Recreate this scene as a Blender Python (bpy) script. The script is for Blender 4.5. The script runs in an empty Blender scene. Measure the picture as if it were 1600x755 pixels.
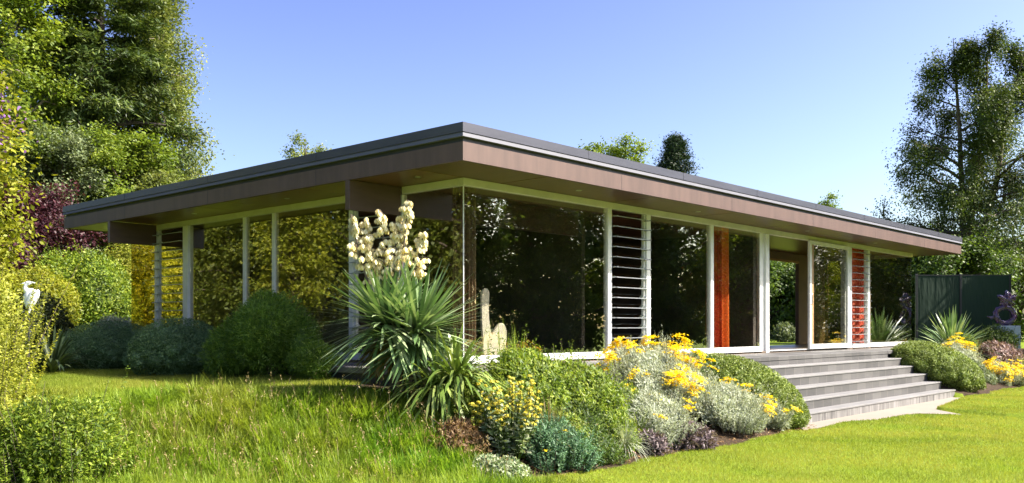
import bpy, bmesh, math, random
import numpy as np
from mathutils import Vector, Matrix

R = math.radians
S = bpy.context.scene
COL = S.collection

# ------------------------------------------------------------------ camera
CAM = np.array([-8.588, -8.660, 0.475])
YAW = 0.7368
F_PX = 1436.3
cd = bpy.data.cameras.new('camera')
cam = bpy.data.objects.new('camera', cd)
COL.objects.link(cam)
cam.location = CAM
cam.rotation_euler = (R(90), 0, YAW - R(90))
cd.sensor_width = 36.0
cd.lens = F_PX / 1600 * 36
cd.shift_y = 133.35 / 1600
cd.clip_start = 0.1
cd.clip_end = 3000
S.camera = cam

# ------------------------------------------------------------------ world and sun
SUN = Vector((0.59, -0.81, 0.98)).normalized()
EL = math.asin(SUN.z)
w = bpy.data.worlds.new('World')
S.world = w
w.use_nodes = True
nt = w.node_tree
sky = nt.nodes.new('ShaderNodeTexSky')
sky.sky_type = 'NISHITA'
sky.sun_disc = False
sky.sun_elevation = EL
sky.sun_rotation = math.atan2(SUN.x, SUN.y)
sky.altitude = 100
sky.air_density = 1.0
sky.dust_density = 2.4
sky.ozone_density = 1.0
bg = nt.nodes['Background']
hsv = nt.nodes.new('ShaderNodeHueSaturation')
hsv.inputs['Hue'].default_value = 0.519
hsv.inputs['Saturation'].default_value = 0.97
gam = nt.nodes.new('ShaderNodeGamma')
gam.inputs[1].default_value = 1.5
nt.links.new(sky.outputs[0], gam.inputs[0])
nt.links.new(gam.outputs[0], hsv.inputs['Color'])
nt.links.new(hsv.outputs[0], bg.inputs[0])
bg.inputs[1].default_value = 0.053
sl = bpy.data.lights.new('sun', 'SUN')
sl.energy = 5.0
sl.angle = R(0.53)
sl.color = (1.0, 0.94, 0.83)
so = bpy.data.objects.new('sun', sl)
COL.objects.link(so)
so.rotation_euler = SUN.to_track_quat('Z', 'Y').to_euler()
so.location = (20, -30, 40)
S.view_settings.view_transform = 'Standard'
S.view_settings.look = 'None'
S.view_settings.gamma = 1
S.view_settings.use_curve_mapping = False
S.view_settings.exposure = 1.46
S.render.engine = 'CYCLES'
S.cycles.max_bounces = 10
S.cycles.transparent_max_bounces = 24
S.cycles.use_denoising = True

# ------------------------------------------------------------------ helpers: placing
VX, VY = math.cos(YAW), math.sin(YAW)
def at(px, D):
    """ground point seen in photo column px at depth D"""
    k = (px - 800) / F_PX
    return (CAM[0] + D * (VX + k * VY), CAM[1] + D * (VY - k * VX))
def atY(px, Y):
    k = (px - 800) / F_PX
    D = (Y - CAM[1]) / (VY - k * VX)
    return at(px, D)
def zat(y, D):
    return CAM[2] + (510.85 - y) / F_PX * D

def hgt(x, y):
    x = np.asarray(x, float); y = np.asarray(y, float)
    a = (y + 2.9) / 1.7
    b = (4.1 + 0.745 * x + 0.667 * y) / 2.4
    u = np.clip(np.minimum(a, b), 0, 1)
    s = u * u * (3 - 2 * u)
    z = -1.01 + 0.76 * s
    z = z + 0.018 * np.sin(x * 1.7 + 0.6 * y) * np.cos(y * 1.3 - 0.4 * x) * np.clip((np.abs(y + 2.0) - 0.6), 0, 1)
    under = (np.clip((x - 4.55) / 0.2, 0, 1) * np.clip((12.2 - x) / 0.2, 0, 1)) * np.clip((y + 2.75) / 0.15, 0, 1)
    z = z * (1 - under) + (-1.03) * under
    return z
def gz(x, y): return float(hgt(x, y))

# ------------------------------------------------------------------ helpers: things
def thing(name, label, cat, loc=(0, 0, 0), rz=0, group=None):
    o = bpy.data.objects.new(name, None)
    o.empty_display_size = 0.2
    COL.objects.link(o)
    o.location = loc
    o.rotation_euler = (0, 0, rz)
    tag(o, label, cat, group)
    return o
def tag(o, label, cat, group=None, kind=None):
    if label: o['label'] = label
    if cat: o['category'] = cat
    if group: o['group'] = group
    if kind: o['kind'] = kind
    return o
def link(name, me, mat, parent=None, smooth=False):
    o = bpy.data.objects.new(name, me)
    COL.objects.link(o)
    if mat:
        for m in (mat if isinstance(mat, (list, tuple)) else [mat]): me.materials.append(m)
    if parent: o.parent = parent
    if smooth: me.polygons.foreach_set('use_smooth', [True] * len(me.polygons))
    return o
def copy_tree(o, parent=None):
    c = o.copy(); COL.objects.link(c); c.parent = parent
    for ch in list(o.children): copy_tree(ch, c)
    return c

class MB:
    """collects boxes, tubes and lathes into one bmesh"""
    def __init__(s): s.bm = bmesh.new()
    def box(s, x0, x1, y0, y1, z0, z1, bev=0.0):
        r = bmesh.ops.create_cube(s.bm, size=1)
        vs = r['verts']
        for v in vs:
            v.co = ((x0 + x1) / 2 + v.co.x * (x1 - x0), (y0 + y1) / 2 + v.co.y * (y1 - y0), (z0 + z1) / 2 + v.co.z * (z1 - z0))
        if bev:
            es = list({e for v in vs for e in v.link_edges})
            bmesh.ops.bevel(s.bm, geom=es, offset=bev, segments=1, affect='EDGES', profile=0.5)
        return s
    def tube(s, pts, rad, n=8):
        P = [Vector(p) for p in pts]; rings = []
        rad = rad if isinstance(rad, (list, tuple)) else [rad] * len(P)
        for i, p in enumerate(P):
            d = (P[min(i + 1, len(P) - 1)] - P[max(i - 1, 0)]).normalized()
            a = d.orthogonal().normalized(); b = d.cross(a)
            if rings:
                a0 = rings_a; a = (a0 - d * a0.dot(d)).normalized(); b = d.cross(a)
            rings_a = a
            rings.append([s.bm.verts.new(p + (a * math.cos(t) + b * math.sin(t)) * rad[i]) for t in [2 * math.pi * j / n for j in range(n)]])
        for r0, r1 in zip(rings, rings[1:]):
            for j in range(n): s.bm.faces.new((r0[j], r0[(j + 1) % n], r1[(j + 1) % n], r1[j]))
        s.bm.faces.new(rings[0][::-1]); s.bm.faces.new(rings[-1])
        return s
    def ball(s, c, rx, ry=None, rz=None, sub=2, rot=None):
        ry = ry or rx; rz = rz or rx
        r = bmesh.ops.create_icosphere(s.bm, subdivisions=sub, radius=1)
        M = rot or Matrix.Identity(3)
        for v in r['verts']: v.co = Vector(c) + M @ Vector((v.co.x * rx, v.co.y * ry, v.co.z * rz))
        return s
    def prism(s, pts, z0, z1):
        n = len(pts)
        lo = [s.bm.verts.new((p[0], p[1], z0)) for p in pts]; hi = [s.bm.verts.new((p[0], p[1], z1)) for p in pts]
        for i in range(n): s.bm.faces.new((lo[i], lo[(i + 1) % n], hi[(i + 1) % n], hi[i]))
        s.bm.faces.new(lo[::-1]); s.bm.faces.new(hi)
        return s
    def build(s, name, mat, parent=None, smooth=False):
        bmesh.ops.recalc_face_normals(s.bm, faces=s.bm.faces)
        me = bpy.data.meshes.new(name); s.bm.to_mesh(me); s.bm.free()
        return link(name, me, mat, parent, smooth)

def npmesh(name, V, Fq, v=None):
    """V (n,3), Fq (m,4) or (m,3) index array, v per-face attribute"""
    me = bpy.data.meshes.new(name)
    V = np.ascontiguousarray(V, dtype=np.float32); Fq = np.ascontiguousarray(Fq, dtype=np.int32)
    k = Fq.shape[1]
    me.vertices.add(len(V)); me.vertices.foreach_set('co', V.ravel())
    me.loops.add(Fq.size); me.loops.foreach_set('vertex_index', Fq.ravel())
    me.polygons.add(len(Fq)); me.polygons.foreach_set('loop_start', np.arange(0, Fq.size, k, dtype=np.int32))
    me.update(calc_edges=True)
    if v is not None:
        at_ = me.attributes.new('v', 'FLOAT', 'FACE'); at_.data.foreach_set('value', np.ascontiguousarray(v, dtype=np.float32))
    return me
def norm(a): return a / np.maximum(np.linalg.norm(a, axis=-1, keepdims=True), 1e-9)

def leaf_geo(P, N, A, L, W, rng, fold=0.0):
    """diamond leaves: base P, facing N, axis A"""
    n = len(P)
    L = np.broadcast_to(L, n)[:, None]; W = np.broadcast_to(W, n)[:, None]
    A = norm(A - N * (A * N).sum(1, keepdims=True)); Sd = np.cross(N, A)
    mid = P + A * L * 0.45 + N * fold * W
    V = np.stack([P, mid + Sd * W * 0.5, P + A * L, mid - Sd * W * 0.5], 1).reshape(-1, 3)
    Fq = np.arange(4 * n).reshape(n, 4)
    return V, Fq
def ribbons(P, A, L, W, droop, nseg=3, taper=0.6, side=None):
    """strap leaves / grass blades bending down under droop"""
    n = len(P)
    L = np.broadcast_to(L, n); W = np.broadcast_to(W, n); droop = np.broadcast_to(droop, n)
    up = np.array([0, 0, 1.0])
    if side is None:
        side = np.cross(A, up); bad = np.linalg.norm(side, axis=1) < 0.05
        side[bad] = [1, 0, 0]; side = norm(side)
    rows = []
    for i in range(nseg + 1):
        t = i / nseg
        c = P + A * (L * t)[:, None]; c[:, 2] -= droop * L * t * t
        ww = W * (1 - taper * t) if i < nseg else W * 0.04
        ww = ww * min(1.0, 0.6 + 1.2 * t)
        rows += [c - side * ww[:, None] * 0.5, c + side * ww[:, None] * 0.5]
    V = np.stack(rows, 1).reshape(-1, 3)
    k = 2 * (nseg + 1)
    base = (np.arange(n) * k)[:, None]
    Fq = np.concatenate([base + np.array([[2 * i, 2 * i + 1, 2 * i + 3, 2 * i + 2]]) for i in range(nseg)], 1).reshape(-1, 4)
    return V, Fq
def merge(parts):
    Vs, Fs, vs, off = [], [], [], 0
    for V, Fq, v in parts:
        Vs.append(V); Fs.append(Fq + off); vs.append(v); off += len(V)
    return np.concatenate(Vs), np.concatenate(Fs), np.concatenate(vs)
def tubes(polys, n=5):
    """many tapered tubes: list of (pts (m,3), rad (m,))"""
    Vs, Fs, off = [], [], 0
    ang = np.linspace(0, 2 * np.pi, n, endpoint=False)
    for pts, rad in polys:
        pts = np.asarray(pts, float); m = len(pts)
        d = norm(np.gradient(pts, axis=0))
        ref = np.where(np.abs(d[:, 2:3]) > 0.9, np.array([[1.0, 0, 0]]), np.array([[0, 0, 1.0]]))
        a = norm(np.cross(d, ref)); b = np.cross(d, a)
        ring = pts[:, None] + (a[:, None] * np.cos(ang)[None, :, None] + b[:, None] * np.sin(ang)[None, :, None]) * np.asarray(rad)[:, None, None]
        Vs.append(ring.reshape(-1, 3))
        i = np.arange(m - 1)[:, None] * n; j = np.arange(n)[None]; j2 = (j + 1) % n
        Fs.append(np.stack([i + j, i + j2, i + n + j2, i + n + j], -1).reshape(-1, 4) + off)
        off += m * n
    return np.concatenate(Vs), np.concatenate(Fs)

# ------------------------------------------------------------------ helpers: materials
def newmat(name):
    m = bpy.data.materials.new(name); m.use_nodes = True
    nt = m.node_tree; b = nt.nodes['Principled BSDF']
    return m, nt, b
def ramp(nt, fac, cols, interp='LINEAR'):
    r = nt.nodes.new('ShaderNodeValToRGB'); r.color_ramp.interpolation = interp
    e = r.color_ramp.elements
    n = len(cols)
    while len(e) < n: e.new(0.5)
    for i, c in enumerate(cols):
        e[i].position = i / max(1, n - 1); e[i].color = (*c, 1)
    nt.links.new(fac, r.inputs[0])
    return r.outputs[0]
def noise(nt, scale, detail=4, coord='Object', rough=0.55, vec=None, stretch=None):
    tc = nt.nodes.new('ShaderNodeTexCoord'); nz = nt.nodes.new('ShaderNodeTexNoise')
    nz.inputs['Scale'].default_value = scale; nz.inputs['Detail'].default_value = detail; nz.inputs['Roughness'].default_value = rough
    if stretch:
        mp = nt.nodes.new('ShaderNodeMapping'); mp.inputs['Scale'].default_value = stretch
        nt.links.new(tc.outputs[coord], mp.inputs[0]); nt.links.new(mp.outputs[0], nz.inputs['Vector'])
    else: nt.links.new(tc.outputs[coord], nz.inputs['Vector'])
    return nz.outputs['Fac']
def mixc(nt, fac, a, b, mode='MIX'):
    m = nt.nodes.new('ShaderNodeMix'); m.data_type = 'RGBA'; m.blend_type = mode
    for sock, val in ((m.inputs[0], fac), (m.inputs[6], a), (m.inputs[7], b)):
        if isinstance(val, (int, float)): sock.default_value = val
        elif isinstance(val, tuple): sock.default_value = (*val, 1)
        else: nt.links.new(val, sock)
    return m.outputs[2]
def math_(nt, op, a, b=None):
    m = nt.nodes.new('ShaderNodeMath'); m.operation = op
    for i, val in enumerate((a, b)):
        if val is None: continue
        if isinstance(val, (int, float)): m.inputs[i].default_value = val
        else: nt.links.new(val, m.inputs[i])
    return m.outputs[0]
def bump(nt, b, h, strength=0.3, dist=0.01):
    bp = nt.nodes.new('ShaderNodeBump'); bp.inputs['Strength'].default_value = strength; bp.inputs['Distance'].default_value = dist
    nt.links.new(h, bp.inputs['Height']); nt.links.new(bp.outputs[0], b.inputs['Normal'])
def paint(name, col, rough=0.5, metal=0.0, var=0.12, scale=3.0, stretch=None, spec=0.5):
    m, nt, b = newmat(name)
    n = noise(nt, scale, 5, stretch=stretch)
    c0 = tuple(c * (1 - var) for c in col); c1 = tuple(min(1, c * (1 + var)) for c in col)
    nt.links.new(ramp(nt, n, [c0, c0, c1, c1]), b.inputs['Base Color'])
    b.inputs['Roughness'].default_value = rough; b.inputs['Metallic'].default_value = metal
    b.inputs['Specular IOR Level'].default_value = spec
    n2 = noise(nt, scale * 14, 3)
    bump(nt, b, n2, 0.08, 0.005)
    return m
def leafmat(name, cols, trans=0.4, rough=0.5, clump=0.6, patch=None, spec=0.3):
    m, nt, b = newmat(name)
    a = nt.nodes.new('ShaderNodeAttribute'); a.attribute_name = 'v'
    c = ramp(nt, a.outputs['Fac'], cols)
    n = noise(nt, clump, 3)
    nn = nt.nodes.new('ShaderNodeMapRange'); nn.inputs[1].default_value = 0.3; nn.inputs[2].default_value = 0.7
    nn.inputs[3].default_value = 0.72; nn.inputs[4].default_value = 1.22
    nt.links.new(n, nn.inputs[0])
    h = nt.nodes.new('ShaderNodeHueSaturation'); nt.links.new(c, h.inputs['Color']); nt.links.new(nn.outputs[0], h.inputs['Value'])
    col = h.outputs[0]
    if patch:
        n2 = noise(nt, patch[1], 2)
        f = ramp(nt, n2, [(0, 0, 0), (0, 0, 0), (1, 1, 1), (1, 1, 1)])
        col = mixc(nt, f, col, mixc(nt, 0.7, col, patch[0]))
    nt.links.new(col, b.inputs['Base Color']); b.inputs['Roughness'].default_value = rough
    b.inputs['Specular IOR Level'].default_value = spec
    t = nt.nodes.new('ShaderNodeBsdfTranslucent')
    tcol = mixc(nt, 1.0, col, (1.15, 1.15, 0.6), 'MULTIPLY')
    nt.links.new(tcol, t.inputs[0])
    mx = nt.nodes.new('ShaderNodeMixShader'); mx.inputs[0].default_value = trans
    nt.links.new(b.outputs[0], mx.inputs[1]); nt.links.new(t.outputs[0], mx.inputs[2])
    nt.links.new(mx.outputs[0], nt.nodes['Material Output'].inputs[0])
    return m

M = {}
M['frame'] = paint('white_frame_paint', (0.62, 0.62, 0.60), 0.4, var=0.07, scale=5)
M['header'] = paint('header_paint', (0.50, 0.49, 0.42), 0.45, var=0.08, scale=4)
M['fascia'] = paint('fascia_paint', (0.092, 0.054, 0.043), 0.55, var=0.16, scale=7, stretch=(1, 1, 0.15))
M['coping'] = paint('coping_metal', (0.062, 0.062, 0.078), 0.38, 0.25, var=0.1, scale=1.5, stretch=(1, 1, 6))
M['strip'] = paint('drip_metal', (0.115, 0.115, 0.135), 0.6, 0.0, var=0.08, scale=2, spec=0.2)
M['gap'] = paint('recess_paint', (0.022, 0.022, 0.028), 0.6)
M['beam'] = paint('beam_paint', (0.085, 0.05, 0.04), 0.35, var=0.12, scale=3, stretch=(1, 1, 5))
M['dark'] = paint('black_steel', (0.03, 0.03, 0.032), 0.4)
M['bark'] = paint('bark', (0.10, 0.075, 0.055), 0.85, var=0.45, scale=6, stretch=(1, 1, 0.3))
M['bark_pale'] = paint('pale_bark', (0.22, 0.18, 0.14), 0.85, var=0.5, scale=5, stretch=(1, 1, 0.6))
M['bark_dark'] = paint('dark_bark', (0.05, 0.04, 0.032), 0.9, var=0.4, scale=6)
M['wall'] = paint('inner_wall', (0.13, 0.09, 0.065), 0.6, var=0.15, scale=2)
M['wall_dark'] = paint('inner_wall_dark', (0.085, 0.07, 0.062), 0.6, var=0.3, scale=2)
M['floor_in'] = paint('inner_floor', (0.16, 0.115, 0.08), 0.3, var=0.2, scale=2)
M['cream'] = paint('cream_plaster', (0.80, 0.74, 0.64), 0.5, var=0.04)
M['white'] = paint('white_stone', (0.75, 0.76, 0.78), 0.5, var=0.06)
M['roof_top'] = paint('roof_felt', (0.10, 0.10, 0.11), 0.8, var=0.15)
M['plinth'] = paint('blue_grey_plinth', (0.22, 0.28, 0.36), 0.5, var=0.1)
M['steel'] = paint('brushed_steel', (0.5, 0.5, 0.5), 0.3, 0.9)

def wood(name, c0, c1, axis=0, rough=0.4, joint=None):
    m, nt, b = newmat(name)
    st = [14, 14, 14]; st[axis] = 0.7
    n = noise(nt, 1.0, 6, stretch=tuple(st), rough=0.6)
    n2 = noise(nt, 0.7, 2)
    c = ramp(nt, n, [c0, c0, c1, c1])
    c = mixc(nt, math_(nt, 'MULTIPLY', n2, 0.8), c, tuple((p + q) * 0.36 for p, q in zip(c0, c1)))
    nt.links.new(c, b.inputs['Base Color']); b.inputs['Roughness'].default_value = rough
    bump(nt, b, n, 0.1, 0.003)
    return m
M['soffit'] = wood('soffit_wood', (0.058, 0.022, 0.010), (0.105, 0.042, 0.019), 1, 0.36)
M['soffit_lit'] = wood('soffit_wood_left_lit', (0.12, 0.056, 0.022), (0.20, 0.10, 0.042), 1, 0.3)  # lighter copy for the left eaves, their amber light put into the colour
M['timber'] = wood('door_timber', (0.28, 0.16, 0.07), (0.40, 0.25, 0.12), 2, 0.5)
M['shelf'] = wood('shelf_wood', (0.09, 0.05, 0.03), (0.14, 0.08, 0.05), 2, 0.5)

def glassmat(name, f0, tint):
    m, nt, b = newmat(name)
    nt.nodes.remove(b)
    lw = nt.nodes.new('ShaderNodeLayerWeight'); lw.inputs[0].default_value = 0.5
    p = math_(nt, 'POWER', lw.outputs['Facing'], 4.0)
    f = math_(nt, 'ADD', math_(nt, 'MULTIPLY', p, 1 - f0), f0)
    tr = nt.nodes.new('ShaderNodeBsdfTransparent'); tr.inputs[0].default_value = (*tint, 1)
    gl = nt.nodes.new('ShaderNodeBsdfGlossy'); gl.inputs['Roughness'].default_value = 0.0
    gl.inputs[0].default_value = (0.97, 0.98, 0.95, 1)
    n = noise(nt, 0.9, 2)
    bp = nt.nodes.new('ShaderNodeBump'); bp.inputs['Strength'].default_value = 0.05; bp.inputs['Distance'].default_value = 0.02
    nt.links.new(n, bp.inputs['Height']); nt.links.new(bp.outputs[0], gl.inputs['Normal'])
    mx = nt.nodes.new('ShaderNodeMixShader')
    nt.links.new(f, mx.inputs[0]); nt.links.new(tr.outputs[0], mx.inputs[1]); nt.links.new(gl.outputs[0], mx.inputs[2])
    nt.links.new(mx.outputs[0], nt.nodes['Material Output'].inputs[0])
    return m
M['glass'] = glassmat('window_glass', 0.15, (0.90, 0.90, 0.86))
M['glass_tint'] = glassmat('bronze_glass', 0.12, (0.88, 0.82, 0.52))
M['glass_side'] = glassmat('side_window_glass', 0.16, (0.85, 0.84, 0.76))
M['blade'] = glassmat('louvre_glass', 0.06, (0.80, 0.84, 0.80))

def stone(name, c0, c1, sc):
    m, nt, b = newmat(name)
    n = noise(nt, sc, 7); n2 = noise(nt, sc * 0.15, 3)
    c = mixc(nt, 0.5, ramp(nt, n, [c0, c1]), ramp(nt, n2, [c0, c1]))
    nt.links.new(c, b.inputs['Base Color']); b.inputs['Roughness'].default_value = 0.8
    bump(nt, b, n, 0.3, 0.01)
    return m
def slate(name, streaks=False):
    m, nt, b = newmat(name)
    tc = nt.nodes.new('ShaderNodeTexCoord')
    sep = nt.nodes.new('ShaderNodeSeparateXYZ'); nt.links.new(tc.outputs['Object'], sep.inputs[0])
    cmb = nt.nodes.new('ShaderNodeCombineXYZ')
    nt.links.new(sep.outputs['X'], cmb.inputs[0])
    nt.links.new(math_(nt, 'SUBTRACT', sep.outputs['Z'], math_(nt, 'MULTIPLY', sep.outputs['Y'], 0.5714)), cmb.inputs[1])
    br = nt.nodes.new('ShaderNodeTexBrick'); nt.links.new(cmb.outputs[0], br.inputs['Vector'])
    br.inputs['Scale'].default_value = 1.0; br.inputs['Brick Width'].default_value = 0.36; br.inputs['Row Height'].default_value = 0.32
    br.inputs['Mortar Size'].default_value = 0.006; br.inputs['Mortar Smooth'].default_value = 0.3
    br.offset = 0.37; br.squash = 0.8; br.squash_frequency = 3
    br.inputs['Color1'].default_value = (0.045, 0.044, 0.046, 1); br.inputs['Color2'].default_value = (0.15, 0.145, 0.143, 1)
    br.inputs['Mortar'].default_value = (0.20, 0.185, 0.165, 1); br.inputs['Bias'].default_value = -0.1
    n = noise(nt, 9, 6); nb = noise(nt, 1.1, 3)
    c = mixc(nt, 0.55, br.outputs['Color'], ramp(nt, n, [(0.5, 0.5, 0.5), (0.72, 0.7, 0.68), (0.95, 0.93, 0.9)]), 'MULTIPLY')
    c = mixc(nt, 0.35, c, ramp(nt, nb, [(0.06, 0.058, 0.056), (0.15, 0.145, 0.14)]))
    # pale lime bloom
    s = noise(nt, 1.0, 5, stretch=(16, 6, 1.5))
    f = ramp(nt, s, [(0, 0, 0), (0, 0, 0), (0, 0, 0), (1, 1, 1)] if streaks else [(0, 0, 0), (0, 0, 0), (0, 0, 0), (0.35, 0.35, 0.35)])
    if streaks:
        f = math_(nt, 'MULTIPLY', ramp(nt, s, [(0, 0, 0), (0, 0, 0), (0.75, 0.75, 0.75), (1, 1, 1)]), 0.6)
    c = mixc(nt, f, c, (0.42, 0.40, 0.385))
    nt.links.new(c, b.inputs['Base Color']); b.inputs['Roughness'].default_value = 0.6
    bump(nt, b, n, 0.25, 0.006)
    return m
M['tread'] = stone('tread_slate_sunlit', (0.10, 0.098, 0.098), (0.25, 0.243, 0.238), 3.0)  # paler than the risers: sun on the step tops put into the colour
M['slate'] = slate('slate_tiles')
M['slate_lime'] = slate('slate_tiles_limed', True)

def stone(name, c0, c1, sc):
    m, nt, b = newmat(name)
    n = noise(nt, sc, 7); n2 = noise(nt, sc * 0.15, 3)
    c = mixc(nt, 0.5, ramp(nt, n, [c0, c1]), ramp(nt, n2, [c0, c1]))
    nt.links.new(c, b.inputs['Base Color']); b.inputs['Roughness'].default_value = 0.8
    bump(nt, b, n, 0.3, 0.01)
    return m
M['path'] = stone('path_stone', (0.17, 0.145, 0.115), (0.31, 0.27, 0.22), 6)
M['terrace'] = stone('terrace_stone', (0.24, 0.23, 0.22), (0.42, 0.40, 0.38), 5)

def curtainmat(name, c0, c1, circles=False, trans=0.18):
    m, nt, b = newmat(name)
    n = noise(nt, 1.0, 3, stretch=(16, 16, 0.25))
    c = ramp(nt, n, [c0, c0, c1, c1])
    if circles:
        tc = nt.nodes.new('ShaderNodeTexCoord'); mp = nt.nodes.new('ShaderNodeMapping'); mp.inputs['Scale'].default_value = (4.2, 0.01, 4.2)
        nt.links.new(tc.outputs['Object'], mp.inputs[0])
        fr = nt.nodes.new('ShaderNodeVectorMath'); fr.operation = 'FRACTION'; nt.links.new(mp.outputs[0], fr.inputs[0])
        sb = nt.nodes.new('ShaderNodeVectorMath'); sb.operation = 'SUBTRACT'; sb.inputs[1].default_value = (0.5, 0, 0.5); nt.links.new(fr.outputs[0], sb.inputs[0])
        ln = nt.nodes.new('ShaderNodeVectorMath'); ln.operation = 'LENGTH'; nt.links.new(sb.outputs[0], ln.inputs[0])
        sn = math_(nt, 'SINE', math_(nt, 'MULTIPLY', ln.outputs['Value'], 26.0))
        c = mixc(nt, math_(nt, 'GREATER_THAN', sn, 0.1), c, (0.62, 0.16, 0.07))
    nt.links.new(c, b.inputs['Base Color']); b.inputs['Roughness'].default_value = 0.8
    t = nt.nodes.new('ShaderNodeBsdfTranslucent'); nt.links.new(c, t.inputs[0])
    mx = nt.nodes.new('ShaderNodeMixShader'); mx.inputs[0].default_value = trans
    nt.links.new(b.outputs[0], mx.inputs[1]); nt.links.new(t.outputs[0], mx.inputs[2])
    nt.links.new(mx.outputs[0], nt.nodes['Material Output'].inputs[0])
    return m
M['cur_red'] = curtainmat('red_curtain_cloth', (0.40, 0.022, 0.010), (0.72, 0.085, 0.014))
M['cur_orange'] = curtainmat('orange_curtain_cloth', (0.80, 0.14, 0.01), (0.92, 0.20, 0.02))
M['cur_circ'] = curtainmat('circle_curtain_cloth', (0.45, 0.02, 0.015), (0.6, 0.04, 0.02), True)
M['cur_brown'] = curtainmat('brown_curtain_cloth', (0.12, 0.07, 0.04), (0.30, 0.19, 0.11), trans=0.15)

# ------------------------------------------------------------------ ground
ground_m, nt, b = newmat('ground')
def _attr(nt, n):
    a = nt.nodes.new('ShaderNodeAttribute'); a.attribute_name = n; return a.outputs['Fac']
n1 = noise(nt, 2.5, 6); n2 = noise(nt, 40, 3); n3 = noise(nt, 0.35, 3)
gcol = mixc(nt, 0.5, ramp(nt, n1, [(0.12, 0.18, 0.012), (0.17, 0.24, 0.018)]), ramp(nt, n2, [(0.10, 0.16, 0.01), (0.19, 0.25, 0.02)]))
gcol = mixc(nt, math_(nt, 'MULTIPLY', n3, 0.4), gcol, (0.15, 0.19, 0.02))
scol = ramp(nt, noise(nt, 14, 7), [(0.02, 0.014, 0.01), (0.05, 0.034, 0.022), (0.11, 0.08, 0.052)])
rcol = ramp(nt, noise(nt, 8, 5), [(0.05, 0.055, 0.012), (0.10, 0.12, 0.018), (0.13, 0.11, 0.03)])
c = mixc(nt, _attr(nt, 'rough'), gcol, rcol)
c = mixc(nt, _attr(nt, 'soil'), c, scol)
nt.links.new(c, b.inputs['Base Color']); b.inputs['Roughness'].default_value = 0.9; b.inputs['Specular IOR Level'].default_value = 0.1
bump(nt, b, n2, 0.6, 0.02)

PATH_PX = [(1250, 671), (1494, 621.5), (1512, 620.5), (1463, 640), (1505, 648), (1434, 646), (1412, 647.5), (1369, 656), (1318, 659), (1290, 666), (1256, 672)]
def onz(px, py, z):
    D = F_PX * (CAM[2] - z) / (py - 510.85)
    return at(px, D)
PATH = np.array([(4.75, -2.4), (12.15, -2.4)] + [onz(px, py, -1.005) for px, py in PATH_PX[1:]])
def inpoly(x, y, P):
    ins = np.zeros(np.shape(x), bool); j = len(P) - 1
    for i in range(len(P)):
        c = ((P[i, 1] > y) != (P[j, 1] > y)) & (x < (P[j, 0] - P[i, 0]) * (y - P[i, 1]) / (P[j, 1] - P[i, 1] + 1e-12) + P[i, 0])
        ins ^= c; j = i
    return ins
# raised right-hand lawn: beyond the cut edge
E0 = np.array(onz(1463, 639.5, -1.0)); E1 = np.array(onz(1600, 655, -1.0))
EN = np.array([-(E1 - E0)[1], (E1 - E0)[0]]); EN /= np.linalg.norm(EN)
def raised(x, y):
    s = (x - E0[0]) * EN[0] + (y - E0[1]) * EN[1]
    return np.clip(s / 0.02, 0, 1) * (x > 8.0) * np.clip((-2.35 - y) / 0.1, 0, 1)
def bedmask(x, y):
    a = (y + 2.9) / 1.7
    wob = 0.10 * np.sin(x * 2.3) + 0.06 * np.sin(x * 5.1 + 1)
    left = -1.90 + 0.12 * np.sin(y * 3)
    bed = (x > left) & (y > -2.86 + wob * 0.6) & (y < -0.6) & (x < 40)
    bed &= ~((x > 4.7) & (x < 12.1))
    bed |= (x < -1.05) & (x > -1.9) & (y > -1.0) & (y < 0.6)
    return bed
def axis_pts(lo, a, b_, hi, fine, n_out):
    t = np.linspace(0, 1, n_out)[1:]
    return np.concatenate([(a - (a - lo) * t ** 3)[::-1], np.arange(a, b_, fine), b_ + (hi - b_) * np.linspace(0, 1, n_out) ** 3])
gx = axis_pts(-900, -8, 20, 1200, 0.06, 26); gy = axis_pts(-900, -7, 5, 1200, 0.06, 26)
X, Y = np.meshgrid(gx, gy, indexing='ij')
Z = hgt(X, Y)
Z = np.where(inpoly(X, Y, PATH), -1.055, Z)
Z = Z + raised(X, Y) * 0.045 * (~inpoly(X, Y, PATH))
far = np.clip((np.hypot(X, Y) - 60) / 200, 0, 1); Z = Z - far * 1.5
nx, ny = X.shape
idx = np.arange(nx * ny).reshape(nx, ny)
Fq = np.stack([idx[:-1, :-1], idx[1:, :-1], idx[1:, 1:], idx[:-1, 1:]], -1).reshape(-1, 4)
me = npmesh('ground', np.stack([X, Y, Z], -1).reshape(-1, 3), Fq)
soil = (bedmask(X, Y) | ((X > -1.2) & (Y > -1.0) & (Y < 10) & (X < 18))).astype(float)
u_ = np.clip(np.minimum((Y + 2.9) / 1.7, (4.1 + 0.745 * X + 0.667 * Y) / 2.4), 0, 1)
rough_ = ((u_ > 0.02) & (u_ < 0.98) & (X < -1.7)).astype(float)
for nme, arr in (('soil', soil), ('rough', rough_)):
    at_ = me.attributes.new(nme, 'FLOAT', 'POINT'); at_.data.foreach_set('value', arr.ravel().astype(np.float32))
tag(link('ground', me, ground_m, smooth=True), None, None, kind='structure')
pp = MB().prism([tuple(p) for p in PATH], -1.10, -1.005).build('path', M['path']); tag(pp, None, None, kind='structure')

# ------------------------------------------------------------------ house
house = thing('glass_bungalow', 'long low flat-roofed bungalow with glass walls, white posts and deep brown eaves', 'house')
XE, YE = 16.95, 9.52          # glass ends
ZC = 2.45                     # soffit
OV = 0.96
def bx(name, mat, x0, x1, y0, y1, z0, z1, parent=house, bev=0.004):
    return MB().box(x0, x1, y0, y1, z0, z1, bev).build(name, mat, parent)
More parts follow.
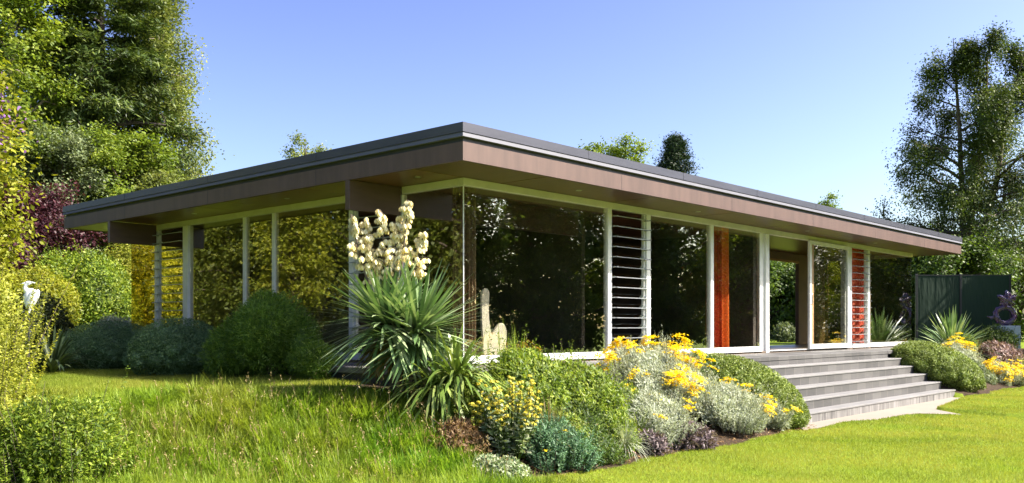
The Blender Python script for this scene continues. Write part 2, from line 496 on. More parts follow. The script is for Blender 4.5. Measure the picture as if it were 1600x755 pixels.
# footprint: front wing to X 17, left wing to Y 9.5; garden court behind the right-hand end
bx('floor', M['floor_in'], -0.05, XE + 0.05, -0.05, 2.5, -0.30, -0.012)
bx('floor', M['floor_in'], -0.05, 12.0, 2.503, YE + 0.05, -0.30, -0.014)
tr = MB()
tr.box(-1.10, 12.10, -1.13, -0.053, -0.13, -0.05, 0.006)
tr.box(12.104, 18.0, -1.13, -0.053, -0.13, -0.05, 0.006)
tr.box(-1.10, -0.053, -0.05, 10.2, -0.13, -0.05, 0.006)
terr = tr.build('terrace', M['slate'], house)
pl = MB()
pl.box(-1.04, 18.0, -1.07, -0.06, -0.6, -0.133); pl.box(-1.04, -0.06, -0.057, 10.1, -0.5, -0.133)
pl.build('plinth', M['gap'], house)

roof = MB()
x0, y0, x1, y1 = -OV, -OV, 17.97, 10.41
YB = 3.5                       # back edge of the right-hand wing
def lring(off_in, off_out, z0, z1, mb):
    """front and left edge strips, right end, left end, back edges"""
    a, b = off_in, off_out
    mb.box(x0 - b, x1 + b, y0 - b, y0 + a, z0, z1)
    mb.box(x0 - b, x0 + a, y0 + a, y1 + b, z0, z1)
    mb.box(x1 - a, x1 + b, y0 + a, YB + b, z0, z1)
    mb.box(x0 + a, 12.9 + b, y1 - a, y1 + b, z0, z1)
    mb.box(12.9 - a, 12.9 + b, YB + b, y1 - a, z0, z1)
    mb.box(12.9 + b, x1 - a, YB - a, YB + b, z0, z1)
    return mb
roof.box(x0 + 0.2, 12.7, y0 + 0.2, y1 - 0.2, 2.50, 2.83)
roof.box(12.703, x1 - 0.2, y0 + 0.2, YB - 0.2, 2.50, 2.83)
rf = roof.build('roof', M['roof_top'], house)
lring(0.05, 0.0, 2.44, 2.662, MB()).build('fascia', M['fascia'], rf)
lring(0.07, -0.025, 2.662, 2.716, MB()).build('shadow_gap', M['gap'], rf)
# sloping drip strip below coping
ds = MB()
for (ax, ay, bx_, by_, nx_, ny_) in ((x0, y0, x1, y0, 0, -1), (x0, y1, x0, y0, -1, 0), (x1, y0, x1, YB, 1, 0)):
    L0 = Vector((ax, ay, 0)); L1 = Vector((bx_, by_, 0)); N_ = Vector((nx_, ny_, 0)); T_ = (L1 - L0).normalized()
    prof = [(-0.02, 2.716), (0.028, 2.718), (0.008, 2.772), (-0.02, 2.772)]
    e0 = [ds.bm.verts.new(L0 + N_ * p - T_ * max(p, 0) * 0.98 + Vector((0, 0, z))) for p, z in prof]
    e1 = [ds.bm.verts.new(L1 + N_ * p + T_ * max(p, 0) * 0.98 + Vector((0, 0, z))) for p, z in prof]
    for i in range(4): ds.bm.faces.new((e0[i], e0[(i + 1) % 4], e1[(i + 1) % 4], e1[i]))
    ds.bm.faces.new(e0); ds.bm.faces.new(e1[::-1])
ds.build('drip_edge', M['strip'], rf)
cp = lring(0.26, 0.02, 2.775, 2.887, MB())
cp.build('coping', M['coping'], rf)
# coping joint clips
for i in range(1, 8):
    xx = x0 + i * 2.43
    bx('coping_joint', M['coping'], xx - 0.03, xx + 0.03, y0 - 0.023, y0 - 0.015, 2.777, 2.8885, rf, 0)
for i in range(1, 4): bx('coping_joint', M['coping'], x0 - 0.023, x0 - 0.015, y0 + i * 2.9 - 0.03, y0 + i * 2.9 + 0.03, 2.777, 2.8885, rf, 0)
for i in range(1, 6): bx('fascia_joint', M['gap'], x0 + i * 3.2, x0 + i * 3.2 + 0.005, y0 - 0.0015, y0 + 0.01, 2.442, 2.655, rf, 0)
for i in range(1, 4): bx('fascia_joint', M['gap'], x0 - 0.0015, x0 + 0.01, y0 + i * 2.9, y0 + i * 2.9 + 0.005, 2.442, 2.655, rf, 0)
# soffit panels (wood sheets with narrow joints)
xs = [x0 + 0.05] + [3.23 + i * 2.55 for i in range(-1, 6)] + [x1 - 0.05]
xs = sorted(v for v in xs if x0 < v < x1)
for a_, b_ in zip(xs, xs[1:]):
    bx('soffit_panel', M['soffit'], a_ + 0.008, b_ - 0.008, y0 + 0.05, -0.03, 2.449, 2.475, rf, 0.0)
ysf = [-0.02, 1.22, 2.36, 4.43, 5.30, 7.22, 8.39, y1 - 0.05]
for a_, b_ in zip(ysf, ysf[1:]):
    bx('soffit_panel', M['soffit_lit'], x0 + 0.05, -0.03, a_ + 0.006, b_ - 0.006, 2.449, 2.475, rf, 0.0)
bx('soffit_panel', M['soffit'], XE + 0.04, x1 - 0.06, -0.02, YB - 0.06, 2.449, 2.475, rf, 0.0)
# ceiling inside
ce = MB(); ce.box(-0.028, XE + 0.035, -0.028, 2.5, 2.455, 2.49); ce.box(-0.028, 12.5, 2.503, YE, 2.455, 2.49)
ce.build('ceiling', M['soffit'], house)
# downlights
for X_ in (1.9, 5.2, 9.5, 13.2):
    d = MB(); d.tube([(X_, -0.45, 2.443), (X_, -0.45, 2.45)], 0.045, 16); d.build('downlight', M['steel'], rf)
for Y_ in (0.4, 3.4, 6.2):
    d = MB(); d.tube([(-0.45, Y_, 2.443), (-0.45, Y_, 2.45)], 0.045, 16); d.build('downlight', M['steel'], rf)
# dropped beams running out under the eaves
bx('drop_beam', M['beam'], -OV + 0.004, -0.05, 1.20, 1.29, 2.045, 2.438, house)
bx('drop_beam', M['beam'], -OV + 0.004, -0.05, 8.36, 8.45, 2.045, 2.438, house)
bx('drop_beam', M['beam'], 0.05, 4.0, 1.20, 1.29, 2.045, 2.452, house)
bx('drop_beam', M['beam'], 0.05, 1.2, 8.36, 8.45, 2.045, 2.452, house)

# headers
bx('header', M['header'], -0.045, XE, -0.045, 0.045, 2.345, 2.447, house)
bx('header', M['header'], -0.045, 0.045, 0.047, 1.19, 2.345, 2.447, house)
bx('header', M['header'], -0.045, 0.045, 1.30, 8.36, 2.345, 2.447, house)
# sills / bottom rails
def railX(a, b, z1=0.085): bx('sill', M['frame'], a, b, -0.05, 0.05, -0.045, z1)
def railY(a, b, z1=0.085): bx('sill', M['frame'], -0.05, 0.05, a, b, -0.045, z1)
railX(0.052, 3.178); railX(3.282, 4.258); railX(4.382, 6.343); railX(6.457, 8.30); railX(8.613, 10.26, 0.0)
railX(12.853, 13.818); railX(13.962, XE)
railY(-0.05, 1.19, 0.05); railY(1.28, 2.30); railY(2.415, 4.365); railY(4.455, 5.245); railY(5.335, 7.145); railY(7.335, 8.385); railY(8.485, YE)
# posts
def postX(a, b, y0=-0.035, y1=0.06, z1=2.343): bx('mullion', M['frame'], a, b, y0, y1, -0.045, z1)
def postY(a, b, x0=-0.03, x1=0.06, z1=2.343): bx('mullion', M['frame'], x0, x1, a, b, -0.045, z1)
postX(3.18, 3.28); postX(4.26, 4.38); postX(6.345, 6.455); postX(8.47, 8.61, -0.06, 0.06)
bx('mullion', M['frame'], 8.30, 8.468, -0.01, 0.06, -0.045, 2.343)
bx('mullion', M['frame'], 12.42, 12.60, -0.02, 0.06, -0.045, 2.343)
postX(12.70, 12.85); postX(13.82, 13.96)
bx('mullion', M['frame'], 12.602, 12.678, 0.0, 0.06, -0.045, 2.343)
postY(1.19, 1.27); postY(2.31, 2.41); postY(4.37, 4.45); postY(5.25, 5.33); postY(7.15, 7.33, -0.06); postY(8.39, 8.48)
# panes
def paneX(a, b, z0=0.085, z1=2.345, mat=None): bx('window_pane', mat or M['glass'], a, b, -0.004, 0.004, z0, z1, house, 0)
def paneY(a, b, z0=0.085, z1=2.345, mat=None): bx('window_pane', mat or M['glass'], -0.004, 0.004, a, b, z0, z1, house, 0)
paneX(0.006, 3.178); paneX(4.382, 6.343); paneX(6.457, 8.298); paneX(13.962, XE - 0.006)
paneY(0.006, 1.188, 0.05); paneY(2.412, 4.368, mat=M['glass_side']); paneY(4.452, 5.248, mat=M['glass_side']); paneY(5.332, 7.148, mat=M['glass_side'])
paneY(8.502, YE - 0.006, mat=M['glass_tint'], z1=2.448)
# butt-jointed glass corner: slim pale joint
bx('corner_joint', M['frame'], -0.007, 0.005, -0.007, 0.005, 0.05, 2.345, house, 0)
# right-hand end wall: glass
bx('window_pane', M['glass_tint'], XE - 0.004, XE + 0.004, 0.01, 2.40, 0.085, 2.345, house, 0)
bx('sill', M['frame'], XE - 0.05, XE + 0.05, 0.052, 2.4, -0.045, 0.085); bx('header', M['header'], XE - 0.045, XE + 0.045, 0.047, 2.4, 2.345, 2.447)
# left-hand end wall: bronze glass
bx('window_pane', M['glass_tint'], 0.008, 1.4, YE - 0.004, YE + 0.004, 0.085, 2.345, house, 0)
bx('end_wall', M['wall'], 1.4, 12.0, YE - 0.06, YE + 0.06, -0.1, 2.45)

# louvre windows
def louvre(kind, a, b):
    n = 14; L = bpy.data.objects.new('louvre_window', None); COL.objects.link(L); L.parent = house
    L.location = ((a, 0, 0.085) if kind == 'X' else (0, a, 0.085)); wd = b - a
    H = 2.345 - 0.085
    fr = MB()
    for (p, q) in ((0.001, 0.03), (wd - 0.03, wd - 0.001)):
        if kind == 'X': fr.box(p, q, 0.0, 0.05, 0.002, H - 0.002)
        else: fr.box(0.0, 0.05, p, q, 0.002, H - 0.002)
    fr.build('louvre_frame', M['frame'], L)
    for i in range(n):
        z = (i + 0.5) / n * H
        bl = MB(); ed = MB()
        c, s = math.cos(R(24)), math.sin(R(24)); hw = 0.075
        # blade tilts outward at its foot
        r = bmesh.ops.create_cube(bl.bm, size=1)
        for v in r['verts']:
            u, t, h = v.co.x, v.co.y, v.co.z
            yy = t * 0.006 * s + h * 2 * hw * -c * -1; zz = h * 2 * hw * s + t * 0.006 * c
            if kind == 'X': v.co = (0.032 + (u + 0.5) * (wd - 0.064), -0.03 + yy, z + zz)
            else: v.co = (-0.03 + yy, 0.032 + (u + 0.5) * (wd - 0.064), z + zz)
        bo = bl.build('louvre_blade', M['blade'], L)
        # polished lower edge of the blade
        yb, zb = -0.03 - hw * c, z - hw * s
        if kind == 'X': ed.box(0.032, wd - 0.032, yb - 0.008, yb + 0.006, zb - 0.006, zb + 0.006)
        else: ed.box(yb - 0.008, yb + 0.006, 0.032, wd - 0.032, zb - 0.006, zb + 0.006)
        for side in (0.008, wd - 0.03):
            if kind == 'X': ed.box(side, side + 0.022, yb - 0.035, 0.0, zb - 0.007, zb + 0.007)
            else: ed.box(yb - 0.035, 0.0, side, side + 0.022, zb - 0.007, zb + 0.007)
        ed.build('blade_edge', M['edge'], L)
M['edge'] = paint('louvre_edge', (0.36, 0.38, 0.40), 0.25, 0.3, var=0.05)
louvre('X', 3.282, 4.258); louvre('X', 12.852, 13.818); louvre('Y', 1.272, 2.308); louvre('Y', 7.332, 8.388)

# sliding door panel (right of the open doorway)
dr = bpy.data.objects.new('sliding_door', None); COL.objects.link(dr); dr.parent = house
f = MB()
f.box(10.40, 10.50, -0.105, -0.055, 0.0, 2.343); f.box(12.44, 12.52, -0.105, -0.055, 0.0, 2.343)
f.box(10.503, 12.437, -0.105, -0.055, 0.0, 0.10); f.box(10.503, 12.437, -0.105, -0.055, 2.26, 2.343)
f.build('door_frame', M['frame'], dr)
MB().box(10.503, 12.437, -0.084, -0.076, 0.10, 2.26).build('door_pane', M['glass'], dr)
MB().box(10.503, 10.60, -0.10, -0.088, 0.10, 2.26).build('timber_edge', M['timber'], dr)
MB().tube([(10.45, -0.11, 0.95), (10.45, -0.135, 0.98), (10.45, -0.135, 1.17), (10.45, -0.11, 1.2)], 0.01, 8).build('handle', M['steel'], dr)
bx('sill', M['frame'], 10.262, 12.68, -0.05, 0.05, -0.045, 0.0)
bx('timber_edge', M['timber'], 14.03, 14.12, 0.008, 0.03, 0.087, 2.343)

# inner walls
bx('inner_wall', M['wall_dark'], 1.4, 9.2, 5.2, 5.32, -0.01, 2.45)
bx('inner_wall', M['wall'], 9.2, 13.55, 2.40, 2.50, -0.01, 2.45)
bx('inner_wall', M['wall'], 15.25, XE, 2.40, 2.50, -0.01, 2.45)
bx('inner_wall', M['wall'], 13.553, 15.247, 2.40, 2.50, 2.22, 2.45)
bx('doorway_head', M['timber'], 13.553, 15.247, 2.385, 2.398, 2.20, 2.26)
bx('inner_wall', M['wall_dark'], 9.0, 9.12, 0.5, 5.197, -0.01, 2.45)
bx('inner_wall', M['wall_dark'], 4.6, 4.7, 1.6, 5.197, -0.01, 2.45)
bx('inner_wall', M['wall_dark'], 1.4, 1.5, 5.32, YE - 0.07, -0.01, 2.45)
bx('inner_wall', M['wall'], 11.9, 12.0, 2.503, YE - 0.07, -0.01, 2.45)

# ------------------------------------------------------------------ steps
steps = thing('stone_steps', 'broad flight of six grey slate steps rising to the glass front', 'steps', (0, 0, 0))
bx('riser', M['slate'], 4.60, 12.10, -1.136, -1.1315, -0.21, -0.135, steps, 0)
for i in range(1, 6):
    zt = -0.05 - 0.16 * i
    y_f, y_b = -1.140 - 0.28 * i, -1.138 - 0.28 * (i - 1)
    st_ = MB().box(4.61, 12.09, y_f, y_b, -1.12, zt - 0.031).build('step', M['slate_lime'] if i == 5 else M['slate'], steps)
    MB().box(4.60, 12.10, y_f - 0.014, y_b - 0.002, zt - 0.03, zt, 0.005).build('tread', M['tread'], st_)

# ------------------------------------------------------------------ curtains and room contents
def curtain(name, mat, x0, x1, y, z0, z1, amp, waves, label, along='X', group=None):
    n = 90; V = []
    for t in (0, 1):
        for i in range(n + 1):
            q = i / n; xx = x0 + (x1 - x0) * q
            for zz, k in ((z0, 1.0), ((z0 + z1) / 2, 0.9), (z1, 0.75)):
                d = amp * k * (math.sin(q * waves * 2 * math.pi) + 0.35 * math.sin(q * waves * 5.1 + 1)) + t * 0.004
                V.append((xx, y + d, zz) if along == 'X' else (y + d, xx, zz))
    V = np.array(V); F = []
    m = 3 * (n + 1)
    for t in (0, 1):
        for i in range(n):
            for k in range(2):
                a = t * m + i * 3 + k; F.append((a, a + 3, a + 4, a + 1))
    o = link(name, npmesh(name, V, np.array(F)), mat, smooth=True)
    return tag(o, label, 'curtain', group)
cxa, cxb, cxc = atY(1108, 0.2)[0], atY(1128, 0.2)[0], atY(1140, 0.2)[0]
cr = curtain('curtain', M['cur_red'], cxa, cxb, 0.21, 0.0, 2.44, 0.055, 5.5, 'red curtain hanging at the left of the window beside its brighter orange neighbour')
curtain('curtain', M['cur_orange'], cxb, cxc, 0.20, 0.0, 2.44, 0.035, 1.2, 'bright orange curtain edge hanging right of the red folds')
curtain('curtain', M['cur_circ'], atY(1326, 0.22)[0], atY(1351, 0.22)[0], 0.22, 0.0, 2.44, 0.03, 3, 'red curtain with a ring pattern behind the louvre window right of the steps')
curtain('curtain', M['cur_brown'], 0.12, 0.40, 0.16, 0.0, 2.44, 0.025, 4, 'narrow bunched brown curtain just right of the glass corner')
curtain('curtain', M['cur_brown'], 0.16, 0.36, 0.16, 0.0, 2.44, 0.03, 4, 'brown curtain hanging just left of the glass corner behind the yucca', 'Y')

# two-lobed cream sculpture standing in the corner window
sx, sy = atY(765, 0.42)
sc_ = thing('sculpture', 'cream two-lobed upright sculpture behind the corner window', 'sculpture', (sx, sy, 0.0), YAW - R(90) + R(38))
def lobe(pts, th, name):
    mb = MB(); n = len(pts); vs = {}
    cx_ = sum(p[0] for p in pts) / n; cz_ = sum(p[1] for p in pts) / n
    layers = [(-0.5, 0.96), (-0.38, 1.0), (0.38, 1.0), (0.5, 0.96)]
    rings = []
    for d, k in layers: rings.append([mb.bm.verts.new((cx_ + (p[0] - cx_) * k, d * th, cz_ + (p[1] - cz_) * k)) for p in pts])
    for r0, r1 in zip(rings, rings[1:]):
        for i in range(n): mb.bm.faces.new((r0[i], r0[(i + 1) % n], r1[(i + 1) % n], r1[i]))
    mb.bm.faces.new(rings[0]); mb.bm.faces.new(rings[-1][::-1])
    return mb.build(name, M['cream'], sc_, False)
def smoothpoly(ctrl, n=40):
    P = np.array(ctrl, float); m = len(P); out = []
    for i in range(m):
        p0, p1, p2, p3 = P[i - 1], P[i], P[(i + 1) % m], P[(i + 2) % m]
        for t in np.linspace(0, 1, n // m + 2)[:-1]:
            out.append(0.5 * ((2 * p1) + (-p0 + p2) * t + (2 * p0 - 5 * p1 + 4 * p2 - p3) * t * t + (-p0 + 3 * p1 - 3 * p2 + p3) * t ** 3))
    return [tuple(p) for p in out]
lobe(smoothpoly([(-0.10, 0.0), (0.10, 0.0), (0.00, 0.45), (-0.03, 0.72), (-0.02, 0.97), (-0.09, 1.02), (-0.15, 0.93), (-0.15, 0.6), (-0.13, 0.3)]), 0.045, 'tall_lobe')
lobe(smoothpoly([(-0.07, 0.0), (0.18, 0.02), (0.29, 0.28), (0.27, 0.48), (0.17, 0.52), (0.02, 0.34)]), 0.05, 'low_lobe')

# shelf unit and low sofa deep in the room
sh = thing('bookcase', 'dark bookcase against the back wall seen through the large front window', 'bookcase', (3.9, 4.9, 0))
q = MB()
for zz in (0.05, 0.45, 0.85, 1.25, 1.65): q.box(-1.2, 0.5, -0.25, 0.2, zz, zz + 0.03)
q.build('shelf', M['shelf'], sh)
q = MB()
for xx in (-1.23, -0.35, 0.503): q.box(xx - 0.03, xx, -0.26, 0.21, 0, 1.7)
q.build('upright', M['shelf'], sh)
# ------------------------------------------------------------------ vegetation generators
def skeleton(rng, H, r0, first, prof, nprim, nsec, droop=0.0, up=0.5, lean=(0, 0), trunk_top=0.95, wob=0.03, fork=1):
    polys, tips = [], []
    m = 14
    stems = []
    for fk in range(fork):
        t = np.linspace(0, 1, m)
        off = np.cumsum(rng.normal(0, wob, (m, 2)), 0) * H * 0.1
        a = rng.uniform(0, 6.28)
        spread = (0.22 * H * t ** 1.3) if fork > 1 else 0 * t
        pts = np.stack([lean[0] * t * H + off[:, 0] + np.cos(a + fk * 6.28 / fork) * spread, lean[1] * t * H + off[:, 1] + np.sin(a + fk * 6.28 / fork) * spread, t * H * trunk_top], 1)
        pts[0] = (0, 0, -0.15)
        rad = r0 * (1 - t) ** 0.8 + 0.012
        polys.append((pts, rad)); stems.append(pts)
    for i in range(nprim):
        pts_t = stems[i % fork]
        t = first + (0.98 - first) * ((i + rng.uniform(0, 1)) / nprim)
        j = min(m - 2, int(t * (m - 1))); fr = t * (m - 1) - j
        st = pts_t[j] * (1 - fr) + pts_t[j + 1] * fr
        az = i * 2.39996 + rng.uniform(-0.5, 0.5)
        L = prof(t) * rng.uniform(0.7, 1.12)
        el = up * (0.5 + 0.9 * t) + rng.uniform(-0.15, 0.15)
        d = np.array([np.cos(az) * np.cos(el), np.sin(az) * np.cos(el), np.sin(el)])
        s = np.linspace(0, 1, 6)
        pts = st + d * (L * s)[:, None] + rng.normal(0, 0.03, (6, 3)) * L * s[:, None]
        pts[:, 2] -= droop * L * s ** 2
        rb = max(0.012, r0 * 0.42 * (1 - t) + 0.014 * L)
        polys.append((pts, rb * (1 - s * 0.85)))
        for k in range(nsec):
            q = 0.3 + 0.7 * (k + rng.uniform(0, 1)) / nsec
            jj = min(4, int(q * 5)); ff = q * 5 - jj
            p0 = pts[jj] * (1 - ff) + pts[jj + 1] * ff
            d2 = norm(d * 0.55 + rng.normal(0, 0.6, 3) * np.array([1, 1, 0.6]) + np.array([0, 0, 0.12 - droop * 0.3]))
            L2 = L * rng.uniform(0.22, 0.45) * (1.15 - 0.5 * q)
            p1 = p0 + d2 * L2; p1[2] -= droop * L2 * 0.4
            pm = (p0 + p1) / 2 + rng.normal(0, 0.04, 3) * L2
            polys.append((np.stack([p0, pm, p1]), np.array([rb * 0.35, rb * 0.22, 0.006])))
            tips += [pm, p1, p0 * 0.35 + p1 * 0.65]
        tips += [pts[-1], pts[-2]]
    return polys, np.array(tips)

def crown_leaves(rng, tips, n, rc, L, W, center, upb=0.45, flat=0.7, strand=0.0, outb=0.55, core=None):
    i = rng.integers(0, len(tips), n)
    # each clump has its own size and its own brightness bias
    cs = rng.uniform(0.6, 1.35, len(tips))[i]
    P = tips[i] + rng.normal(0, 1, (n, 3)) * (rc * cs)[:, None] * np.array([1, 1, flat]) * 0.55
    if strand:
        P[:, 2] -= rng.uniform(0, 1, n) ** 1.4 * strand * cs
        P[:, :2] -= rng.normal(0, 1, (n, 2)) * (rc * 0.15)
    out = norm(P - center)
    N = norm(out * outb + np.array([0, 0, upb]) + rng.normal(0, 0.55, (n, 3)))
    A = norm(rng.normal(0, 1, (n, 3)) + out * 0.6 + np.array([0, 0, -0.5 - 0.8 * (strand > 0)]))
    sc = rng.uniform(0.65, 1.3, n)
    V, Fq = leaf_geo(P, N, A, L * sc, W * sc, rng)
    vb = rng.uniform(0, 1, len(tips))[i]
    v = np.clip(0.55 * vb + 0.45 * rng.uniform(0, 1, n), 0, 1)
    return V, Fq, v

def tree(name, label, cat, loc, H, prof, lm, seed, r0=0.16, first=0.2, nprim=40, nsec=5, droop=0.1, up=0.45, n=45000, rc=0.5, L=0.13, W=0.08,
         strand=0.0, bark='bark', lean=(0, 0), group=None, fork=1, flat=0.7, upb=0.45, outb=0.55, rz=0.0, vis=True):
    rng = np.random.default_rng(seed)
    polys, tips = skeleton(rng, H, r0, first, prof, nprim, nsec, droop, up, lean, fork=fork)
    t = thing(name, label, cat, (loc[0], loc[1], gz(*loc) if len(loc) < 3 else loc[2]), rz, group)
    V, Fq = tubes(polys)
    link('trunk', npmesh('trunk', V, Fq), M[bark], t, True)
    V, Fq, v = crown_leaves(rng, tips, n, rc, L, W, np.array([lean[0] * H * 0.5, lean[1] * H * 0.5, H * 0.45]), upb, flat, strand, outb)
    link('crown', npmesh('crown', V, Fq, v), lm, t)
    return t

def lobes_shell(rng, lobes, n, depth=0.35):
    """points over the union of ellipsoid lobes: (c(3), r(3), optional 3x3)"""
    ar = np.array([l[1][0] * l[1][1] + l[1][1] * l[1][2] + l[1][0] * l[1][2] for l in lobes]); ar = ar / ar.sum()
    Ps, Ns = [], []
    for i, l in enumerate(lobes):
        m = int(n * ar[i]) + 1
        d = norm(rng.normal(0, 1, (m, 3)))
        k = 1 - depth * rng.uniform(0, 1, m) ** 2
        q = d * k[:, None] * np.array(l[1]); nn = norm(d / np.array(l[1]))
        if len(l) > 2: q = q @ l[2].T; nn = nn @ l[2].T
        Ps.append(q + np.array(l[0])); Ns.append(nn)
    P = np.concatenate(Ps); N = np.concatenate(Ns)
    keep = np.ones(len(P), bool)
    for l in lobes:
        q = P - np.array(l[0])
        if len(l) > 2: q = q @ l[2]
        keep &= ((q / np.array(l[1])) ** 2).sum(1) > (1 - depth) ** 2 * 0.92
    return P[keep], N[keep]
def shrub_geo(rng, lobes, n, L, W, depth=0.35, upb=0.3, rnd=0.5, stick=0.6, core=0.72, sprig=0.0, upa=0.25):
    P, N = lobes_shell(rng, lobes, n, depth)
    n = len(P)
    Nn = norm(N * 0.6 + np.array([0, 0, upb]) + rng.normal(0, rnd, (n, 3)))
    A = norm(N * stick + rng.normal(0, 0.7, (n, 3)) + np.array([0, 0, upa]))
    s = rng.uniform(0.65, 1.35, n)
    V, Fq = leaf_geo(P, Nn, A, L * s, W * s, rng)
    parts = [(V, Fq, rng.uniform(0, 1, n))]
    if sprig:
        ns = max(20, n // 70); i = rng.integers(0, n, ns)
        dr = norm(N[i] * 0.8 + np.array([0, 0, 0.35]) + rng.normal(0, 0.3, (ns, 3)))
        ln = sprig * rng.uniform(0.3, 1.0, ns); m = 12
        q = np.tile(np.linspace(0.0, 1.0, m), ns); j = np.repeat(np.arange(ns), m)
        Pp = P[i][j] + dr[j] * (ln[j] * q)[:, None]
        Aa = norm(dr[j] * 0.7 + rng.normal(0, 0.6, (ns * m, 3)))
        V, Fq = leaf_geo(Pp, norm(rng.normal(0, 0.7, (ns * m, 3)) + np.array([0, 0, 0.5]) + N[i][j] * 0.3), Aa, L * (1.1 - 0.5 * q), W * (1.1 - 0.5 * q), rng)
        parts.append((V, Fq, np.clip(rng.uniform(0.2, 1, ns)[j] + rng.uniform(-0.2, 0.2, ns * m), 0, 1)))
    if core:  # solid core added out of sight inside the leaves to block light
        u, vv = np.meshgrid(np.linspace(0, 2 * np.pi, 13), np.linspace(0.02, np.pi - 0.02, 8), indexing='ij')
        for l in lobes:
            d = np.stack([np.cos(u) * np.sin(vv), np.sin(u) * np.sin(vv), np.cos(vv)], -1).reshape(-1, 3) * np.array(l[1]) * core
            d = d * rng.uniform(0.9, 1.05, (len(d), 1))
            if len(l) > 2: d = d @ l[2].T
            idx = np.arange(13 * 8).reshape(13, 8)
            f = np.stack([idx[:-1, :-1], idx[1:, :-1], idx[1:, 1:], idx[:-1, 1:]], -1).reshape(-1, 4)
            parts.append((d + np.array(l[0]), f, np.full(len(f), 0.15)))
    return merge(parts)
def rand_lobes(rng, R3, k, size=(0.35, 0.6), low=0.15):
    """k lobes filling an upper half-ellipsoid of radii R3 with its foot at z=0"""
    out = [((0, 0, R3[2] * 0.45), (R3[0] * 0.66, R3[1] * 0.66, R3[2] * 0.5))]
    for i in range(k):
        d = norm(rng.normal(0, 1, 3)); d[2] = abs(d[2]) * 1.1 - low
        s = rng.uniform(*size)
        c = np.array([d[0] * R3[0] * (1 - s) * 1.05, d[1] * R3[1] * (1 - s) * 1.05, R3[2] * 0.42 + d[2] * R3[2] * (0.58 - s * 0.5)])
        out.append((tuple(c), (R3[0] * s, R3[1] * s, R3[2] * s * 0.75)))
    return out
def shrub(name, label, loc, R3, lm, seed, k=14, n=9000, L=0.05, W=0.025, size=(0.35, 0.6), cat='shrub', group=None, depth=0.4, stem=True, rnd=0.5, stick=0.6, core=0.55, part='foliage', low=0.15, upb=0.3, sprig=None, upa=0.25):
    rng = np.random.default_rng(seed)
    z = loc[2] if len(loc) > 2 else gz(loc[0], loc[1])
    t = thing(name, label, cat, (loc[0], loc[1], z), 0, group)
    lobes = rand_lobes(rng, R3, k, size, low)
    V, Fq, v = shrub_geo(rng, lobes, int(n * 1.7), L, W, depth, upb, rnd, stick, core, min(R3) * 0.38 if sprig is None else sprig, upa)
    link(part, npmesh(part, V, Fq, v), lm, t)
    if stem:
        polys = []
        for i in range(5):
            a = rng.uniform(0, 6.28); e = np.array([np.cos(a) * R3[0] * 0.5, np.sin(a) * R3[1] * 0.5, R3[2] * 0.6])
            polys.append((np.stack([np.array([0, 0, -0.1]), e * 0.5 + np.array([0, 0, 0.1 * R3[2]]), e]), np.array([0.02, 0.014, 0.006])))
        V, Fq = tubes(polys); link('stem', npmesh('stem', V, Fq), M['bark'], t, True)
    t['_l'] = 0; del t['_l']
    return t, lobes, rng

# ------------------------------------------------------------------ leaf materials
def mix3(a, b, c): return [a, b, c]
LM = {}
LM['lime'] = leafmat('lime_leaf', [(0.16, 0.20, 0.015), (0.25, 0.27, 0.02), (0.36, 0.34, 0.03)], 0.4, clump=1.5)
LM['golden'] = leafmat('golden_leaf', [(0.17, 0.205, 0.022), (0.31, 0.335, 0.04), (0.5, 0.49, 0.09)], 0.42, clump=1.2)
LM['fresh'] = leafmat('fresh_leaf', [(0.055, 0.105, 0.01), (0.15, 0.225, 0.02), (0.34, 0.4, 0.045)], 0.4, clump=1.5)
LM['mid'] = leafmat('mid_leaf', [(0.035, 0.07, 0.012), (0.075, 0.13, 0.018), (0.16, 0.22, 0.035)], 0.38, clump=0.7)
LM['maple'] = leafmat('yellow_green_leaf', [(0.07, 0.12, 0.012), (0.15, 0.215, 0.02), (0.29, 0.33, 0.04)], 0.42, clump=0.5)
LM['grey_green'] = leafmat('grey_green_leaf', [(0.08, 0.115, 0.05), (0.14, 0.18, 0.075), (0.24, 0.27, 0.12)], 0.3, clump=0.8)
LM['birch'] = leafmat('birch_leaf', [(0.085, 0.115, 0.025), (0.17, 0.205, 0.05), (0.29, 0.31, 0.1)], 0.4, clump=0.6)
LM['birch_dark'] = leafmat('dark_birch_leaf', [(0.03,0.055,0.014),(0.07,0.105,0.018),(0.17,0.21,0.035)], 0.35, clump=0.4)
LM['conifer'] = leafmat('conifer_needle', [(0.016, 0.034, 0.01), (0.045, 0.075, 0.014), (0.13, 0.165, 0.022)], 0.22, clump=0.8)
LM['cypress'] = leafmat('cypress_needle', [(0.012, 0.026, 0.012), (0.022, 0.045, 0.018), (0.05, 0.075, 0.022)], 0.2, clump=1.0)
LM['purple'] = leafmat('purple_leaf', [(0.028, 0.007, 0.012), (0.055, 0.014, 0.021), (0.1, 0.034, 0.042)], 0.3, clump=1.0)
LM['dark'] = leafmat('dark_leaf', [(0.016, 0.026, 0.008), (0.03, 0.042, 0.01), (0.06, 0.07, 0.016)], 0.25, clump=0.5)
LM['hedge'] = leafmat('hedge_leaf', [(0.06, 0.085, 0.012), (0.12, 0.15, 0.018), (0.22, 0.23, 0.03)], 0.4, clump=0.4)
LM['juniper'] = leafmat('juniper_needle', [(0.05, 0.1, 0.036), (0.09, 0.165, 0.062), (0.16, 0.25, 0.105)], 0.15, clump=2.0)
LM['dome'] = leafmat('dome_leaf', [(0.1, 0.15, 0.022), (0.19, 0.25, 0.045), (0.33, 0.39, 0.1)], 0.25, clump=3.0)
LM['feather'] = leafmat('feathery_leaf', [(0.055, 0.115, 0.014), (0.1, 0.19, 0.022), (0.18, 0.28, 0.035)], 0.3, clump=2.0)
